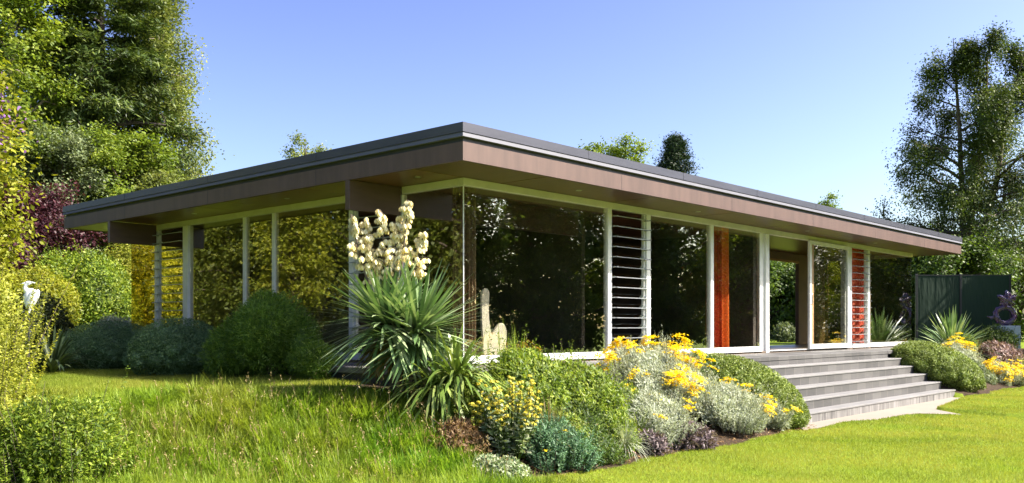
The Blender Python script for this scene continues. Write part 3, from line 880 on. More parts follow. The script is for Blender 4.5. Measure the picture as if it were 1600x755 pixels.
LM['silver'] = leafmat('silver_leaf', [(0.25, 0.28, 0.2), (0.39, 0.43, 0.31), (0.54, 0.57, 0.43)], 0.25, clump=3.0)
LM['sage'] = leafmat('purple_sage_leaf', [(0.06, 0.045, 0.05), (0.13, 0.09, 0.10), (0.25, 0.20, 0.19)], 0.25, clump=3.0)
LM['pinksage'] = leafmat('pink_sage_leaf', [(0.10, 0.055, 0.05), (0.22, 0.13, 0.12), (0.38, 0.27, 0.24)], 0.25, clump=3.0)
LM['rue'] = leafmat('blue_green_leaf', [(0.055, 0.13, 0.06), (0.09, 0.18, 0.085), (0.15, 0.26, 0.12)], 0.25, clump=3.0)
LM['vari'] = leafmat('pale_edged_leaf', [(0.10, 0.17, 0.06), (0.22, 0.28, 0.14), (0.50, 0.52, 0.36)], 0.25, clump=3.0)
LM['dry'] = leafmat('dry_leaf', [(0.10, 0.05, 0.02), (0.19, 0.11, 0.045), (0.32, 0.21, 0.10)], 0.3, clump=3.0)
LM['straw'] = leafmat('straw_grass', [(0.22, 0.15, 0.06), (0.34, 0.25, 0.11), (0.45, 0.36, 0.18)], 0.35, clump=3.0)
LM['yucca'] = leafmat('yucca_leaf', [(0.085, 0.16, 0.05), (0.175, 0.275, 0.1), (0.4, 0.48, 0.25)], 0.15, rough=0.35, clump=2.0, spec=0.5)
LM['strap'] = leafmat('strap_leaf', [(0.1, 0.17, 0.03), (0.17, 0.25, 0.045), (0.32, 0.38, 0.11)], 0.25, rough=0.35, clump=2.0, spec=0.5)
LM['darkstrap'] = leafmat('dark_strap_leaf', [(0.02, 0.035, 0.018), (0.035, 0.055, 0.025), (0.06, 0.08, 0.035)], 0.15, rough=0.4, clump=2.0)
LM['petal'] = leafmat('cream_petal', [(0.68, 0.56, 0.28), (0.85, 0.76, 0.48), (0.92, 0.88, 0.7)], 0.35, clump=4.0)
LM['yellow'] = leafmat('yellow_petal', [(0.8, 0.52, 0.004), (0.88, 0.66, 0.008), (0.92, 0.76, 0.02)], 0.3, clump=4.0)
LM['paleyellow'] = leafmat('soft_yellow_petal', [(0.50, 0.42, 0.03), (0.66, 0.56, 0.06), (0.75, 0.66, 0.12)], 0.3, clump=4.0)
LM['pink'] = leafmat('pink_petal', [(0.45, 0.22, 0.20), (0.6, 0.36, 0.32), (0.7, 0.5, 0.46)], 0.3, clump=4.0)
LM['violet'] = leafmat('violet_petal', [(0.16, 0.06, 0.22), (0.25, 0.12, 0.32), (0.32, 0.2, 0.4)], 0.3, clump=4.0)
LM['lawn'] = leafmat('lawn_blade', [(0.115, 0.175, 0.014), (0.18, 0.255, 0.022), (0.285, 0.345, 0.05)], 0.5, clump=0.7, patch=((0.36, 0.33, 0.07), 0.8), spec=0.2)
LM['rough'] = leafmat('rough_grass_blade', [(0.07, 0.165, 0.01), (0.16, 0.3, 0.018), (0.33, 0.43, 0.055)], 0.5, clump=0.8, patch=((0.30, 0.30, 0.05), 0.7), spec=0.2)

# ------------------------------------------------------------------ grass (stuff)
rng = np.random.default_rng(11)
def sample(n, x0, x1, y0, y1): return rng.uniform(x0, x1, n), rng.uniform(y0, y1, n)
def in_view(x, y, margin=60, top=None):
    dx, dy = x - CAM[0], y - CAM[1]
    D = dx * VX + dy * VY; r = dx * VY - dy * VX
    px = 800 + F_PX * r / np.maximum(D, 0.1)
    return (D > 1) & (px > -margin * 3) & (px < 1600 + margin * 3), D
def blades(name, x, y, z, h, wd, lm, spread, droop, nseg, label):
    n = len(x)
    az = rng.uniform(0, 6.283, n)
    A = norm(np.stack([np.cos(az) * spread, np.sin(az) * spread, np.ones(n)], 1))
    sd = rng.uniform(0, 6.283, n); side = np.stack([np.cos(sd), np.sin(sd), np.zeros(n)], 1)
    V, Fq = ribbons(np.stack([x, y, z], 1), A, h, wd, droop, nseg, 0.5, side)
    v = np.repeat(rng.uniform(0, 1, n), nseg)
    o = link(name, npmesh(name, V, Fq, v), lm)
    return tag(o, label, 'grass', kind='stuff')
# mown lower lawn
x, y = sample(900000, -3.0, 21, -10, -2.2)
ok, D = in_view(x, y)
ok &= (D > 7.6) & (rng.uniform(0, 1, len(x)) < np.clip((11.0 / D) ** 1.5, 0, 1))
ok &= ~bedmask(x, y) & ~inpoly(x, y, PATH) & ~((x > 4.5) & (x < 12.2) & (y > -2.6))
ok &= (np.minimum((y + 2.9) / 1.7, (4.1 + 0.745 * x + 0.667 * y) / 2.4) < 0.08) & (x > -2.6)
x, y, D = x[ok], y[ok], D[ok]
z = hgt(x, y) + raised(x, y) * 0.045
blades('mown_lawn', x, y, z - 0.005, rng.uniform(0.022, 0.05, len(x)), 0.0045 + 0.0006 * D, LM['lawn'], rng.uniform(0.1, 0.9, len(x)), rng.uniform(0, 0.4, len(x)), 1, 'sunlit short mown lawn below the steps and flower beds')
# upper lawn left of the house
x, y = sample(420000, -9, -1.0, -0.5, 9)
ok, D = in_view(x, y)
uu = np.minimum((y + 2.9) / 1.7, (4.1 + 0.745 * x + 0.667 * y) / 2.4)
ok &= (uu > 0.93) & ~bedmask(x, y)
x, y, D = x[ok], y[ok], D[ok]
blades('upper_lawn', x, y, hgt(x, y) - 0.005, rng.uniform(0.03, 0.075, len(x)), 0.007, LM['lawn'], rng.uniform(0.1, 0.8, len(x)), rng.uniform(0, 0.4, len(x)), 1, 'short grass on the upper lawn in front of the shaded hedge mounds')
# rough bank: a fine under-layer and many tufts that splay outwards
def bank_u(x, y): return np.minimum((y + 2.9) / 1.7, (4.1 + 0.745 * x + 0.667 * y) / 2.4)
x, y = sample(420000, -9, -0.9, -4.6, 2.6)
ok, D = in_view(x, y)
uu = bank_u(x, y)
ok &= (uu > -0.35) & (uu < 1.03) & ~bedmask(x, y) & (x < -1.55)
x, y, uu = x[ok], y[ok], uu[ok]
blades('rough_grass', x, y, hgt(x, y) - 0.01, rng.uniform(0.04, 0.12, len(x)), rng.uniform(0.005, 0.010, len(x)), LM['rough'], rng.uniform(0.1, 0.9, len(x)), rng.uniform(0.1, 0.6, len(x)), 2, 'fine green under-layer of the long grass on the bank at the lower left')
tx, ty = sample(9000, -8.5, -1.6, -4.4, 1.2)
tu = bank_u(tx, ty)
ok = (tu > -0.3) & (tu < 0.86 + 0.1 * rng.uniform(-1, 1, len(tx))) & ~bedmask(tx, ty) & in_view(tx, ty)[0]
tx, ty, tu = tx[ok], ty[ok], tu[ok]
big = rng.uniform(0, 1, len(tx)) ** 2.2 * 1.5
kk = 70; m = len(tx) * kk
ti = np.repeat(np.arange(len(tx)), kk)
az = rng.uniform(0, 6.283, m); rr = np.sqrt(rng.uniform(0, 1, m)) * (0.03 + 0.05 * big[ti])
P = np.stack([tx[ti] + rr * np.cos(az), ty[ti] + rr * np.sin(az), np.zeros(m)], 1); P[:, 2] = hgt(P[:, 0], P[:, 1]) - 0.01
lean_ = rng.normal(0, 0.22, (len(tx), 2))[ti]
sp = rng.uniform(0.1, 0.85, m)
A = norm(np.stack([np.cos(az) * sp + lean_[:, 0], np.sin(az) * sp + lean_[:, 1], np.ones(m)], 1))
near = np.clip((-1.5 - tx) / 1.0, 0.35, 1.0)[ti]
V, Fq = ribbons(P, A, (0.09 + 0.19 * big[ti]) * rng.uniform(0.6, 1.15, m) * near, rng.uniform(0.005, 0.011, m), rng.uniform(0.15, 0.75, m), 3, 0.55)
tv = rng.uniform(0, 1, len(tx))[ti] * 0.6 + rng.uniform(0, 0.4, m)
tag(link('grass_tufts', npmesh('grass_tufts', V, Fq, np.repeat(tv, 3)), LM['rough']), 'long splayed grass tufts growing thickly over the bank at the lower left', 'grass', kind='stuff')
# seed stems in the rough grass
x, y = sample(1700, -8, -2.0, -3.4, 0.6)
ok, D = in_view(x, y)
uu = np.minimum((y + 2.9) / 1.7, (4.1 + 0.745 * x + 0.667 * y) / 2.4)
ok &= (uu > 0.0) & (uu < 0.8)
x, y = x[ok], y[ok]; n = len(x)
az = rng.uniform(0, 6.283, n); A = norm(np.stack([np.cos(az) * 0.35, np.sin(az) * 0.35, np.ones(n)], 1))
h = rng.uniform(0.16, 0.42, n); P = np.stack([x, y, hgt(x, y)], 1)
V, Fq = ribbons(P, A, h, 0.004, 0.12, 3, 0.3)
parts = [(V, Fq, np.repeat(rng.uniform(0, 1, n), 3))]
tipP = P + A * h[:, None]; tipP[:, 2] -= 0.12 * h
for k in range(5):
    q = tipP - A * (0.012 * k)[..., None] if False else tipP - A * 0.014 * k
    V, Fq = leaf_geo(q, norm(rng.normal(0, 1, (n, 3))), A + rng.normal(0, 0.5, (n, 3)), 0.028, 0.009, rng)
    parts.append((V, Fq, rng.uniform(0.3, 1, n)))
tag(link('seed_stems', npmesh('seed_stems', *merge(parts)), LM['straw']), 'thin straw coloured seed stems standing in the long grass of the bank', 'grass', kind='stuff')

# ------------------------------------------------------------------ flowers on a plant
def add_flowers(t, lobes, rng, n_clu, per, rc, L, W, lm, name='blossom', top=0.1, side=None, lift=0.02):
    P, N = lobes_shell(rng, lobes, 6000, 0.02)
    ok = N[:, 2] > top
    if side is not None: ok &= (P @ np.array(side[0]) > side[1])
    P, N = P[ok], N[ok]
    if len(P) == 0: return
    pc = P[rng.integers(0, len(P), max(3, n_clu // 6))]
    dist = np.min(np.linalg.norm(P[:, None] - pc[None], axis=2), 1)
    pr = np.exp(-(dist / (rc * 2.2)) ** 2) + 0.02; pr /= pr.sum()
    i = rng.choice(len(P), n_clu, p=pr)
    C, NC = P[i] + N[i] * lift, N[i]
    cs = rng.uniform(0.5, 1.4, n_clu)
    C = np.repeat(C, per, 0); NC = np.repeat(NC, per, 0); cs = np.repeat(cs, per)
    d = rng.normal(0, 1, C.shape); d -= NC * (d * NC).sum(1, keepdims=True) * 0.75
    C = C + d * (rc * cs)[:, None] * 0.6
    n = len(C)
    Nn = norm(NC * 0.7 + np.array([0, 0, 0.5]) + rng.normal(0, 0.4, (n, 3)))
    V, Fq = leaf_geo(C, Nn, rng.normal(0, 1, (n, 3)), L * rng.uniform(0.7, 1.3, n), W * rng.uniform(0.7, 1.3, n), rng)
    link(name, npmesh(name, V, Fq, rng.uniform(0, 1, n)), lm, t)

def bushy(name, label, loc, R2, H, lm, seed, ns=150, ml=40, L=0.05, W=0.02, spread=0.55, ragged=0.4, t0=0.12, upa=0.6, fl=None, npatch=6, fpr=0.12, frac=0.6, per=16, rf=0.04, fL=0.026, fW=0.022,
          cat='shrub', group=None, edge=0.5, bend=0.12, nrm=0.6, t1=1.0, body=0.86):
    """shrub made of many leafy shoots rising from its footprint"""
    rg = np.random.default_rng(seed); x, y = loc[0], loc[1]; z0 = gz(x, y)
    t = thing(name, label, cat, (x, y, z0), 0, group)
    a = rg.uniform(0, 6.283, ns); rho = np.sqrt(rg.uniform(0, 1, ns))
    lob = 1 + 0.22 * np.sin(3 * a + seed) + 0.14 * np.sin(5 * a + 2 * seed)
    bx_, by_ = R2[0] * rho * np.cos(a) * lob * 0.72, R2[1] * rho * np.sin(a) * lob * 0.72
    B = np.stack([bx_, by_, hgt(x + bx_, y + by_) - z0 - 0.02], 1)
    clump = 1 + 0.18 * np.sin(bx_ * 9 / R2[0] + seed) * np.cos(by_ * 7 / R2[1] + 2 * seed)
    ln = H * (1 - edge * rho ** 2) * rg.uniform(1 - ragged, 1.08, ns) * clump
    d = norm(np.stack([np.cos(a) * rho * spread, np.sin(a) * rho * spread, np.ones(ns)], 1) + rg.normal(0, 0.14, (ns, 3)))
    side = norm(rg.normal(0, 1, (ns, 3)) * np.array([1, 1, 0.2]))
    i = np.repeat(np.arange(ns), ml); m = len(i)
    q = t0 + (t1 - t0) * np.tile((np.arange(ml) + 0.5) / ml, ns) + rg.uniform(-0.5, 0.5, m) / ml
    def pos(ii, qq): return B[ii] + d[ii] * (ln[ii] * qq)[:, None] + side[ii] * (bend * ln[ii] * qq ** 2)[:, None]
    P = pos(i, q)
    o = rg.normal(0, 1, (m, 3)); o -= d[i] * (o * d[i]).sum(1, keepdims=True); o = norm(o)
    A = norm(o + d[i] * upa)
    N = norm(d[i] * nrm - o * 0.3 * upa + rg.normal(0, 0.45, (m, 3)) + np.array([0, 0, 0.25]))
    sz = (1.15 - 0.55 * q) * rg.uniform(0.6, 1.3, m)
    V, Fq = leaf_geo(P, N, A, L * sz, W * sz, rg)
    v = np.clip(0.5 * rg.uniform(0, 1, ns)[i] + 0.5 * rg.uniform(0, 1, m), 0, 1)
    parts = [(V, Fq, v)]
    if body:
        lb = rand_lobes(rg, (R2[0] * 0.92, R2[1] * 0.92, H * body), 18, (0.26, 0.46), 0.3)
        V, Fq, v = shrub_geo(rg, lb, int(ns * ml * 1.1), L, W, 0.5, 0.3, 0.6, 1.0, 0.55, 0.0, upa * 0.6)
        V[:, 2] += hgt(x + V[:, 0], y + V[:, 1]) - z0
        parts.append((V, Fq, v))
    link('foliage', npmesh('foliage', *merge(parts)), lm, t)
    k = np.arange(0, ns, 3)
    link('stem', npmesh('stem', *tubes([(np.stack([pos(np.array([j]), np.array([s]))[0] for s in (0.0, 0.5, 0.97)]), np.array([0.006, 0.004, 0.0015])) for j in k], 4)), M['bark'], t)
    if fl:
        tip = pos(np.arange(ns), np.full(ns, 1.06))
        pc = tip[rg.integers(0, ns, npatch)]
        dist = np.min(np.linalg.norm(tip[:, None] - pc[None], axis=2), 1)
        sel = np.where((dist < fpr * rg.uniform(0.5, 1.3, ns)) & (rg.uniform(0, 1, ns) < frac))[0]
        if len(sel):
            C = np.repeat(tip[sel] + d[sel] * 0.015, per, 0); dd = np.repeat(d[sel], per, 0)
            e = rg.normal(0, 1, C.shape); e -= dd * (e * dd).sum(1, keepdims=True) * 0.8
            C = C + e * rf * 0.6; n = len(C)
            V, Fq = leaf_geo(C, norm(dd * 0.6 + np.array([0, 0, 0.5]) + rg.normal(0, 0.4, (n, 3))), rg.normal(0, 1, (n, 3)), fL * rg.uniform(0.6, 1.3, n), fW * rg.uniform(0.6, 1.3, n), rg)
            link('blossom', npmesh('blossom', V, Fq, rg.uniform(0, 1, n)), fl, t)
    return t

def rosette(rng, c, n, L, W, el_lo, el_hi, droop, nseg=5, bias=None):
    az = rng.uniform(0, 6.283, n)
    el = np.arcsin(rng.uniform(np.sin(el_lo), np.sin(el_hi), n))
    A = np.stack([np.cos(az) * np.cos(el), np.sin(az) * np.cos(el), np.sin(el)], 1)
    if bias is not None: A = norm(A + np.array(bias))
    P = np.array(c) + A * 0.03
    Ls = L * rng.uniform(0.72, 1.12, n)
    hz = np.sqrt(np.clip(1 - A[:, 2] ** 2, 0, 1))
    V, Fq = ribbons(P, A, Ls, W * rng.uniform(0.8, 1.2, n), droop * (0.35 + hz) * rng.uniform(0.4, 1.4, n), nseg, 0.35)
    return V, Fq, np.repeat(rng.uniform(0, 1, n), nseg)

# ---- flowering yucca at the corner of the terrace
rng = np.random.default_rng(5)
yx, yy = at(622, 10.35)
yuc = thing('yucca', 'large spiky yucca with a cream flower head at the corner of the house', 'yucca', (yx, yy, gz(yx, yy)))
g0 = gz(yx, yy)
cz = zat(515, 10.35) - g0
parts = []
vr = np.array([VY, -VX, 0]); vd = np.array([VX, VY, 0])
for dx, dz, n, L in ((-0.14, 0.06, 260, 0.86), (0.22, -0.04, 250, 0.88), (0.10, -0.2, 170, 0.76)):
    parts.append(rosette(rng, vr * dx + np.array([0, 0, cz + dz]), int(n * 1.2), L, 0.044, R(-34), R(86), 0.12))
V, Fq, v = merge(parts)
link('leaf_rosette', npmesh('leaf_rosette', V, Fq, v), LM['yucca'], yuc)
parts = [rosette(rng, (-0.12 * vr[0], -0.12 * vr[1], cz - 0.05), 130, 0.5, 0.035, R(-75), R(-35), 0.1)]
link('dead_leaves', npmesh('dead_leaves', *merge(parts)), LM['straw'], yuc)
polys = [(np.array([[0, 0, -0.2], [-0.05, 0, cz * 0.5], [vr[0] * -0.1, vr[1] * -0.1, cz]]), np.array([0.09, 0.08, 0.07])),
         (np.array([[0.1, 0, -0.2], [0.12, 0, cz * 0.4], [vr[0] * 0.2, vr[1] * 0.2, cz - 0.1]]), np.array([0.08, 0.07, 0.06]))]
for pl__ in polys: link('stem', npmesh('stem', *tubes([pl__])), M['bark'], yuc, True)
# flower heads
bells, polys = [], []
hz0 = zat(430, 10.35) - g0; hz1 = zat(315, 10.35) - g0
for sx_, top, lean in ((-0.31, 0.83, -0.22), (-0.05, 0.86, 0.0), (0.20, 1.0, 0.08), (0.30, 0.6, 0.34), (0.07, 0.62, 0.1), (-0.17, 0.55, -0.12), (-0.20, 0.74, -0.05), (0.10, 0.80, 0.05)):
    base = vr * (sx_ * 0.3 - 0.10) + np.array([0, 0, cz + 0.05])
    tipp = vr * (sx_ * 1.12 - 0.13 + lean * 0.25) + vd * rng.uniform(-0.1, 0.1) + np.array([0, 0, hz0 + (hz1 - hz0) * top])
    mid = (base + tipp) / 2 + vr * sx_ * 0.12
    s = np.linspace(0, 1, 8)[:, None]
    pts = (1 - s) ** 2 * base + 2 * s * (1 - s) * mid + s ** 2 * tipp
    polys.append((pts, np.linspace(0.017, 0.006, 8)))
    for k in range(30):
        t = rng.uniform(0.52, 1.0); q = (1 - t) ** 2 * base + 2 * t * (1 - t) * mid + t * t * tipp
        a = rng.uniform(0, 6.283); ln = rng.uniform(0.03, 0.13) * (1.3 - t) * 1.6
        e = q + np.array([np.cos(a) * ln, np.sin(a) * ln, rng.uniform(-0.02, 0.05)])
        polys.append((np.stack([q, (q + e) / 2 + np.array([0, 0, 0.015]), e]), np.array([0.005, 0.004, 0.003])))
        bells.append(e); bells.append(q + (e - q) * 0.55 + np.array([0, 0, -0.005]))
        if rng.uniform() < 0.3: bells.append(q + rng.normal(0, 0.03, 3))
bells = np.array(bells); nb_ = len(bells); bvar = rng.uniform(0.1, 1, nb_)
parts = []
for k in range(6):
    a = k * 1.0472 + rng.uniform(0, 0.5, nb_)
    o = np.stack([np.cos(a), np.sin(a), np.zeros(nb_)], 1)
    A = norm(np.array([0, 0, -1.0]) + o * rng.uniform(0.12, 0.42, nb_)[:, None])
    V, Fq = leaf_geo(bells + o * 0.008, norm(o + np.array([0, 0, 0.35])), A, 0.066, 0.040, rng, 0.15)
    parts.append((V, Fq, np.clip(bvar + rng.uniform(-0.2, 0.2, nb_), 0, 1)))
V, Fq, v = merge(parts)
link('flower_head', npmesh('flower_head', V, Fq, v), LM['petal'], yuc)
link('flower_stem', npmesh('flower_stem', *tubes(polys)), M['bark'], yuc, True)

# ---- strap-leaved plant below the yucca
sx_, sy_ = at(690, 9.9)
st = thing('strap_leaf_plant', 'bright green arching strap-leaved plant spilling down the bank below the yucca', 'plant', (sx_, sy_, gz(sx_, sy_)))
parts = []
for dx, dz, n, L, bi in ((-0.05, 0.12, 110, 0.76, (0, 0, 0.2)), (0.16, 0.22, 170, 0.84, (0.15, -0.2, 0.1)), (0.0, 0.02, 110, 0.66, (0, -0.2, 0.1))):
    parts.append(rosette(rng, vr * dx + np.array([0, 0, dz]), n, L, 0.036, R(12), R(84), 0.75, 7, bi))
link('leaf_rosette', npmesh('leaf_rosette', *merge(parts)), LM['strap'], st)

# ---- flower bed in front of the large windows
def spot(px, Y): return atY(px, Y)
t = bushy('leafy_shrub', 'light green leafy shrub below the cream sculpture', spot(828, -1.72), (0.72, 0.55), 0.80, LM['fresh'], 21, 240, 46, 0.055, 0.024, body=0.72)
rg = np.random.default_rng(9)
n = 26; P = np.stack([rg.uniform(-0.6, -0.1, n), rg.uniform(-0.1, 0.3, n), np.full(n, 0.4)], 1)
V, Fq = ribbons(P, norm(np.stack([rg.normal(0, 0.12, n), rg.normal(0, 0.12, n), np.ones(n)], 1)), rg.uniform(0.35, 0.7, n), 0.009, 0.08, 3, 0.4)
link('shoots', npmesh('shoots', V, Fq, np.repeat(rg.uniform(0.3, 1, n), 3)), LM['fresh'], t)
bushy('leafy_shrub', 'green leafy shrub between the pale green shrub and the silver mounds', spot(912, -1.9), (0.66, 0.55), 0.76, LM['fresh'], 22, 220, 44, 0.055, 0.021, body=0.72, fl=LM['yellow'], npatch=4, fpr=0.09, per=8)
bushy('leafy_shrub', 'green arching shrub behind the brown grass tuft in the bed', spot(925, -2.32), (0.46, 0.30), 0.42, LM['mid'], 23, 120, 36, 0.06, 0.014, spread=0.8)

def silver(px, Y, R3, label, seed, npatch, ns, fpr=0.13, frac=0.7):
    return bushy('silver_mound', label, spot(px, Y), (R3[0], R3[1]), R3[2], LM['silver'], seed, ns, 64, 0.052, 0.0105, spread=0.62, ragged=0.32, t0=0.25, upa=1.5, fl=LM['yellow'], npatch=npatch, fpr=fpr, frac=frac, per=40, rf=0.055, fL=0.032, fW=0.028,
                 cat='flowering shrub', group='silver-leaved mounds with yellow flowers', edge=0.42, nrm=0.3, body=0.74)
silver(1034, -1.72, (0.98, 0.66, 0.76), 'largest silver-leaved mound full of yellow flowers below the louvre window', 31, 20, 520, 0.17, 0.85)
silver(1028, -2.40, (0.60, 0.42, 0.58), 'pale silver mound with few yellow flowers in front of the largest one', 32, 4, 300, 0.11)
silver(1146, -2.46, (0.80, 0.44, 0.66), 'silver mound with few yellow flowers in front of the left green dome beside the steps', 33, 8, 360, 0.11)
silver(1206, -2.58, (0.30, 0.26, 0.56), 'small silver tuft with a line of yellow flowers against the dome left of the steps', 34, 4, 110, 0.16)
silver(1498, -1.55, (0.90, 0.5, 0.52), 'silver mound with yellow flowers behind the green dome right of the steps', 35, 9, 220, 0.22, 0.85)
silver(1576, -2.55, (0.80, 0.45, 0.58), 'yellow flowered silver plant at the lawn edge right of the steps', 36, 14, 220, 0.3, 0.9)

def stemplant(px, Y, n, H, spread, lm, label, seed, fl=None, name='flowering_plant', leafL=0.06, leafW=0.025, per=7, cat='flowering plant', whorls=(0.7, 0.85, 1.0)):
    rg = np.random.default_rng(seed); x, y = spot(px, Y)
    t = thing(name, label, cat, (x, y, gz(x, y)))
    a = rg.uniform(0, 6.283, n); r = spread * np.sqrt(rg.uniform(0, 1, n))
    B = np.stack([r * np.cos(a) * 0.5, r * np.sin(a) * 0.5, np.full(n, -0.03)], 1)
    h = H * rg.uniform(0.55, 1.05, n)
    T = np.stack([r * np.cos(a), r * np.sin(a), h], 1) + rg.normal(0, 0.02, (n, 3))
    link('stem', npmesh('stem', *tubes([(np.stack([b, (b + tt) / 2 + np.array([0, 0, 0.02]), tt]), np.array([0.006, 0.005, 0.003])) for b, tt in zip(B, T)], 4)), LM['fresh'], t)
    i = np.repeat(np.arange(n), per * 2); m = len(i); q = rg.uniform(0.08, 0.95, m)[:, None]
    P = B[i] * (1 - q) + T[i] * q
    o = rg.normal(0, 1, (m, 3)); o[:, 2] = 0.35; o = norm(o)
    V, Fq = leaf_geo(P, norm(np.array([0, 0, 1.0]) + rg.normal(0, 0.5, (m, 3))), o, leafL * (1.3 - q[:, 0] * 0.7), leafW * (1.3 - q[:, 0] * 0.7), rg)
    link('leaves', npmesh('leaves', V, Fq, rg.uniform(0, 1, m)), lm, t)
    if fl:
        C = np.concatenate([B * (1 - k) + T * k for k in whorls]); k_ = 16
        C = np.repeat(C, k_, 0); o = rg.normal(0, 1, C.shape); o[:, 2] = np.abs(o[:, 2]) * 0.5; o = norm(o)
        V, Fq = leaf_geo(C + o * 0.008, norm(np.array([0, 0, 0.6]) + o), o, 0.032, 0.016, rg)
        link('blossom', npmesh('blossom', V, Fq, rg.uniform(0, 1, len(C))), fl, t)
    return t
stemplant(792, -2.35, 60, 0.76, 0.36, LM['vari'], 'tall stemmed plant with whorls of soft yellow flowers at the left of the bed', 41, LM['paleyellow'], leafL=0.09, leafW=0.035, per=8)
bushy('rue_plant', 'rounded blue-green feathery plant with small yellow flowers at the front of the bed', spot(872, -2.60), (0.46, 0.38), 0.54, LM['rue'], 42, 200, 46, 0.038, 0.015, spread=0.7, ragged=0.3, fl=LM['yellow'], npatch=7, fpr=0.05, per=9, rf=0.03)
bushy('variegated_plant', 'low pale-edged leafy plant at the front corner of the bed', spot(782, -2.70), (0.36, 0.26), 0.25, LM['vari'], 43, 130, 24, 0.034, 0.024, spread=0.9)
bushy('withered_fern', 'withered brown foliage on the bare soil beside the strap-leaved plant', spot(722, -2.1), (0.32, 0.26), 0.30, LM['dry'], 44, 80, 26, 0.05, 0.018, spread=1.3, ragged=0.6, bend=0.4, body=0.5)
bushy('green_weed', 'scruffy green weed growing above the withered brown foliage', spot(735, -1.6), (0.34, 0.28), 0.42, LM['maple'], 45, 70, 30, 0.045, 0.018, spread=0.9, ragged=0.6)

def tuft(px, Y, n, L, W, lm, label, seed, droop=0.5, name='grass_tuft', el=(40, 85), nseg=5, cat='ornamental grass', D=None):
    rg = np.random.default_rng(seed); x, y = spot(px, Y) if D is None else at(px, D)
    t = thing(name, label, cat, (x, y, gz(x, y)))
    V, Fq, v = rosette(rg, (0, 0, 0.0), n, L, W, R(el[0]), R(el[1]), droop, nseg)
    V += 0
    link('blades', npmesh('blades', V, Fq, v), lm, t)
    return t
tuft(858, -2.42, 340, 0.66, 0.006, LM['straw'], 'fine brown grass tuft between the green shrub and the blue-green plant', 46, 0.45)
tuft(975, -2.62, 420, 0.50, 0.006, LM['silver'], 'fine grey-green grass tuft arching at the lawn edge', 47, 0.7)
tuft(1000, -2.45, 200, 0.45, 0.007, LM['fresh'], 'green grass tuft beside the grey-green one in front of the pale silver mound', 58, 0.7)
bushy('pink_flowered_plant', 'low plant dotted with tiny pink flowers between the blue-green plant and the grass tuft', spot(935, -2.66), (0.40, 0.26), 0.34, LM['mid'], 48, 120, 26, 0.032, 0.014, spread=0.9, fl=LM['pink'], npatch=14, fpr=0.09, per=4, rf=0.02, fL=0.018, fW=0.016)
bushy('purple_sage', 'dark purple-leaved sage at the lawn edge in front of the silver mounds', spot(1080, -2.72), (0.42, 0.26), 0.32, LM['sage'], 49, 90, 22, 0.075, 0.024, spread=0.9, ragged=0.5)
bushy('purple_sage', 'small purple-leaved sage between the grass tuft and the dark purple one', spot(1018, -2.70), (0.24, 0.20), 0.28, LM['sage'], 50, 46, 20, 0.065, 0.022, spread=0.9, ragged=0.5)
bushy('purple_sage', 'broad pinkish sage behind the yellow flowered plant right of the steps', spot(1574, -1.9), (1.15, 0.6), 0.60, LM['pinksage'], 51, 240, 24, 0.085, 0.034, spread=0.7)

fillers = [(803, -2.05, (0.32, 0.28, 0.50), 'fresh', 'green filler plant just behind the tall stemmed yellow flowers'),
    (882, -2.38, (0.34, 0.28, 0.44), 'fresh', 'bright green filler plant behind the right half of the blue-green plant'),
    (962, -2.45, (0.30, 0.26, 0.40), 'fresh', 'green filler plant behind the grey-green grass tuft at the lawn edge'),
    (748, -1.85, (0.30, 0.28, 0.50), 'maple', 'thin yellowish foliage between the strap-leaved plant and the tall stemmed yellow flowers'),
    (838, -2.25, (0.34, 0.28, 0.46), 'mid', 'dark green filler plant behind the blue-green feathery plant'),
    (985, -2.1, (0.34, 0.30, 0.44), 'fresh', 'small green shrub left of the pale silver mound in the bed'),
    (1092, -2.1, (0.36, 0.32, 0.44), 'grey_green', 'grey-green filler plant between the two silver mounds left of the steps'),
    (1100, -1.6, (0.40, 0.34, 0.50), 'mid', 'green filler shrub between the largest silver mound and the left green dome'),
    (1530, -2.2, (0.45, 0.35, 0.40), 'grey_green', 'grey-green low plant between the right green dome and the yellow flowers'),
    (1600, -2.3, (0.6, 0.4, 0.5), 'maple', 'yellowish low plant at the right edge of the picture by the lawn')]
for i, (px, Y_, R3, lm, lab) in enumerate(fillers):
    bushy('filler_plant', lab, spot(px, Y_), (R3[0] * 1.2, R3[1] * 1.2), R3[2], LM[lm], 170 + i, 110, 34, 0.05, 0.018, spread=0.8, ragged=0.5)
# fallen leaves on the bare soil
rg = np.random.default_rng(88); n = 2600
x = np.concatenate([rg.uniform(-2.0, -0.9, 1500), rg.uniform(-1.8, 4.6, n - 1500)]); y = np.concatenate([rg.uniform(-2.7, -0.8, 1500), rg.uniform(-2.9, -2.2, n - 1500)])
P = np.stack([x, y, hgt(x, y) + rg.uniform(0.003, 0.02, n)], 1)
V, Fq = leaf_geo(P, norm(np.array([0, -0.3, 1.0]) + rg.normal(0, 0.3, (n, 3))), rg.normal(0, 1, (n, 3)), rg.uniform(0.02, 0.055, n), rg.uniform(0.012, 0.03, n), rg, 0.2)
tag(link('fallen_leaves', npmesh('fallen_leaves', V, Fq, rg.uniform(0, 1, n)), LM['dry']), 'dry brown fallen leaves scattered on the bare soil of the flower bed', 'leaves', kind='stuff')
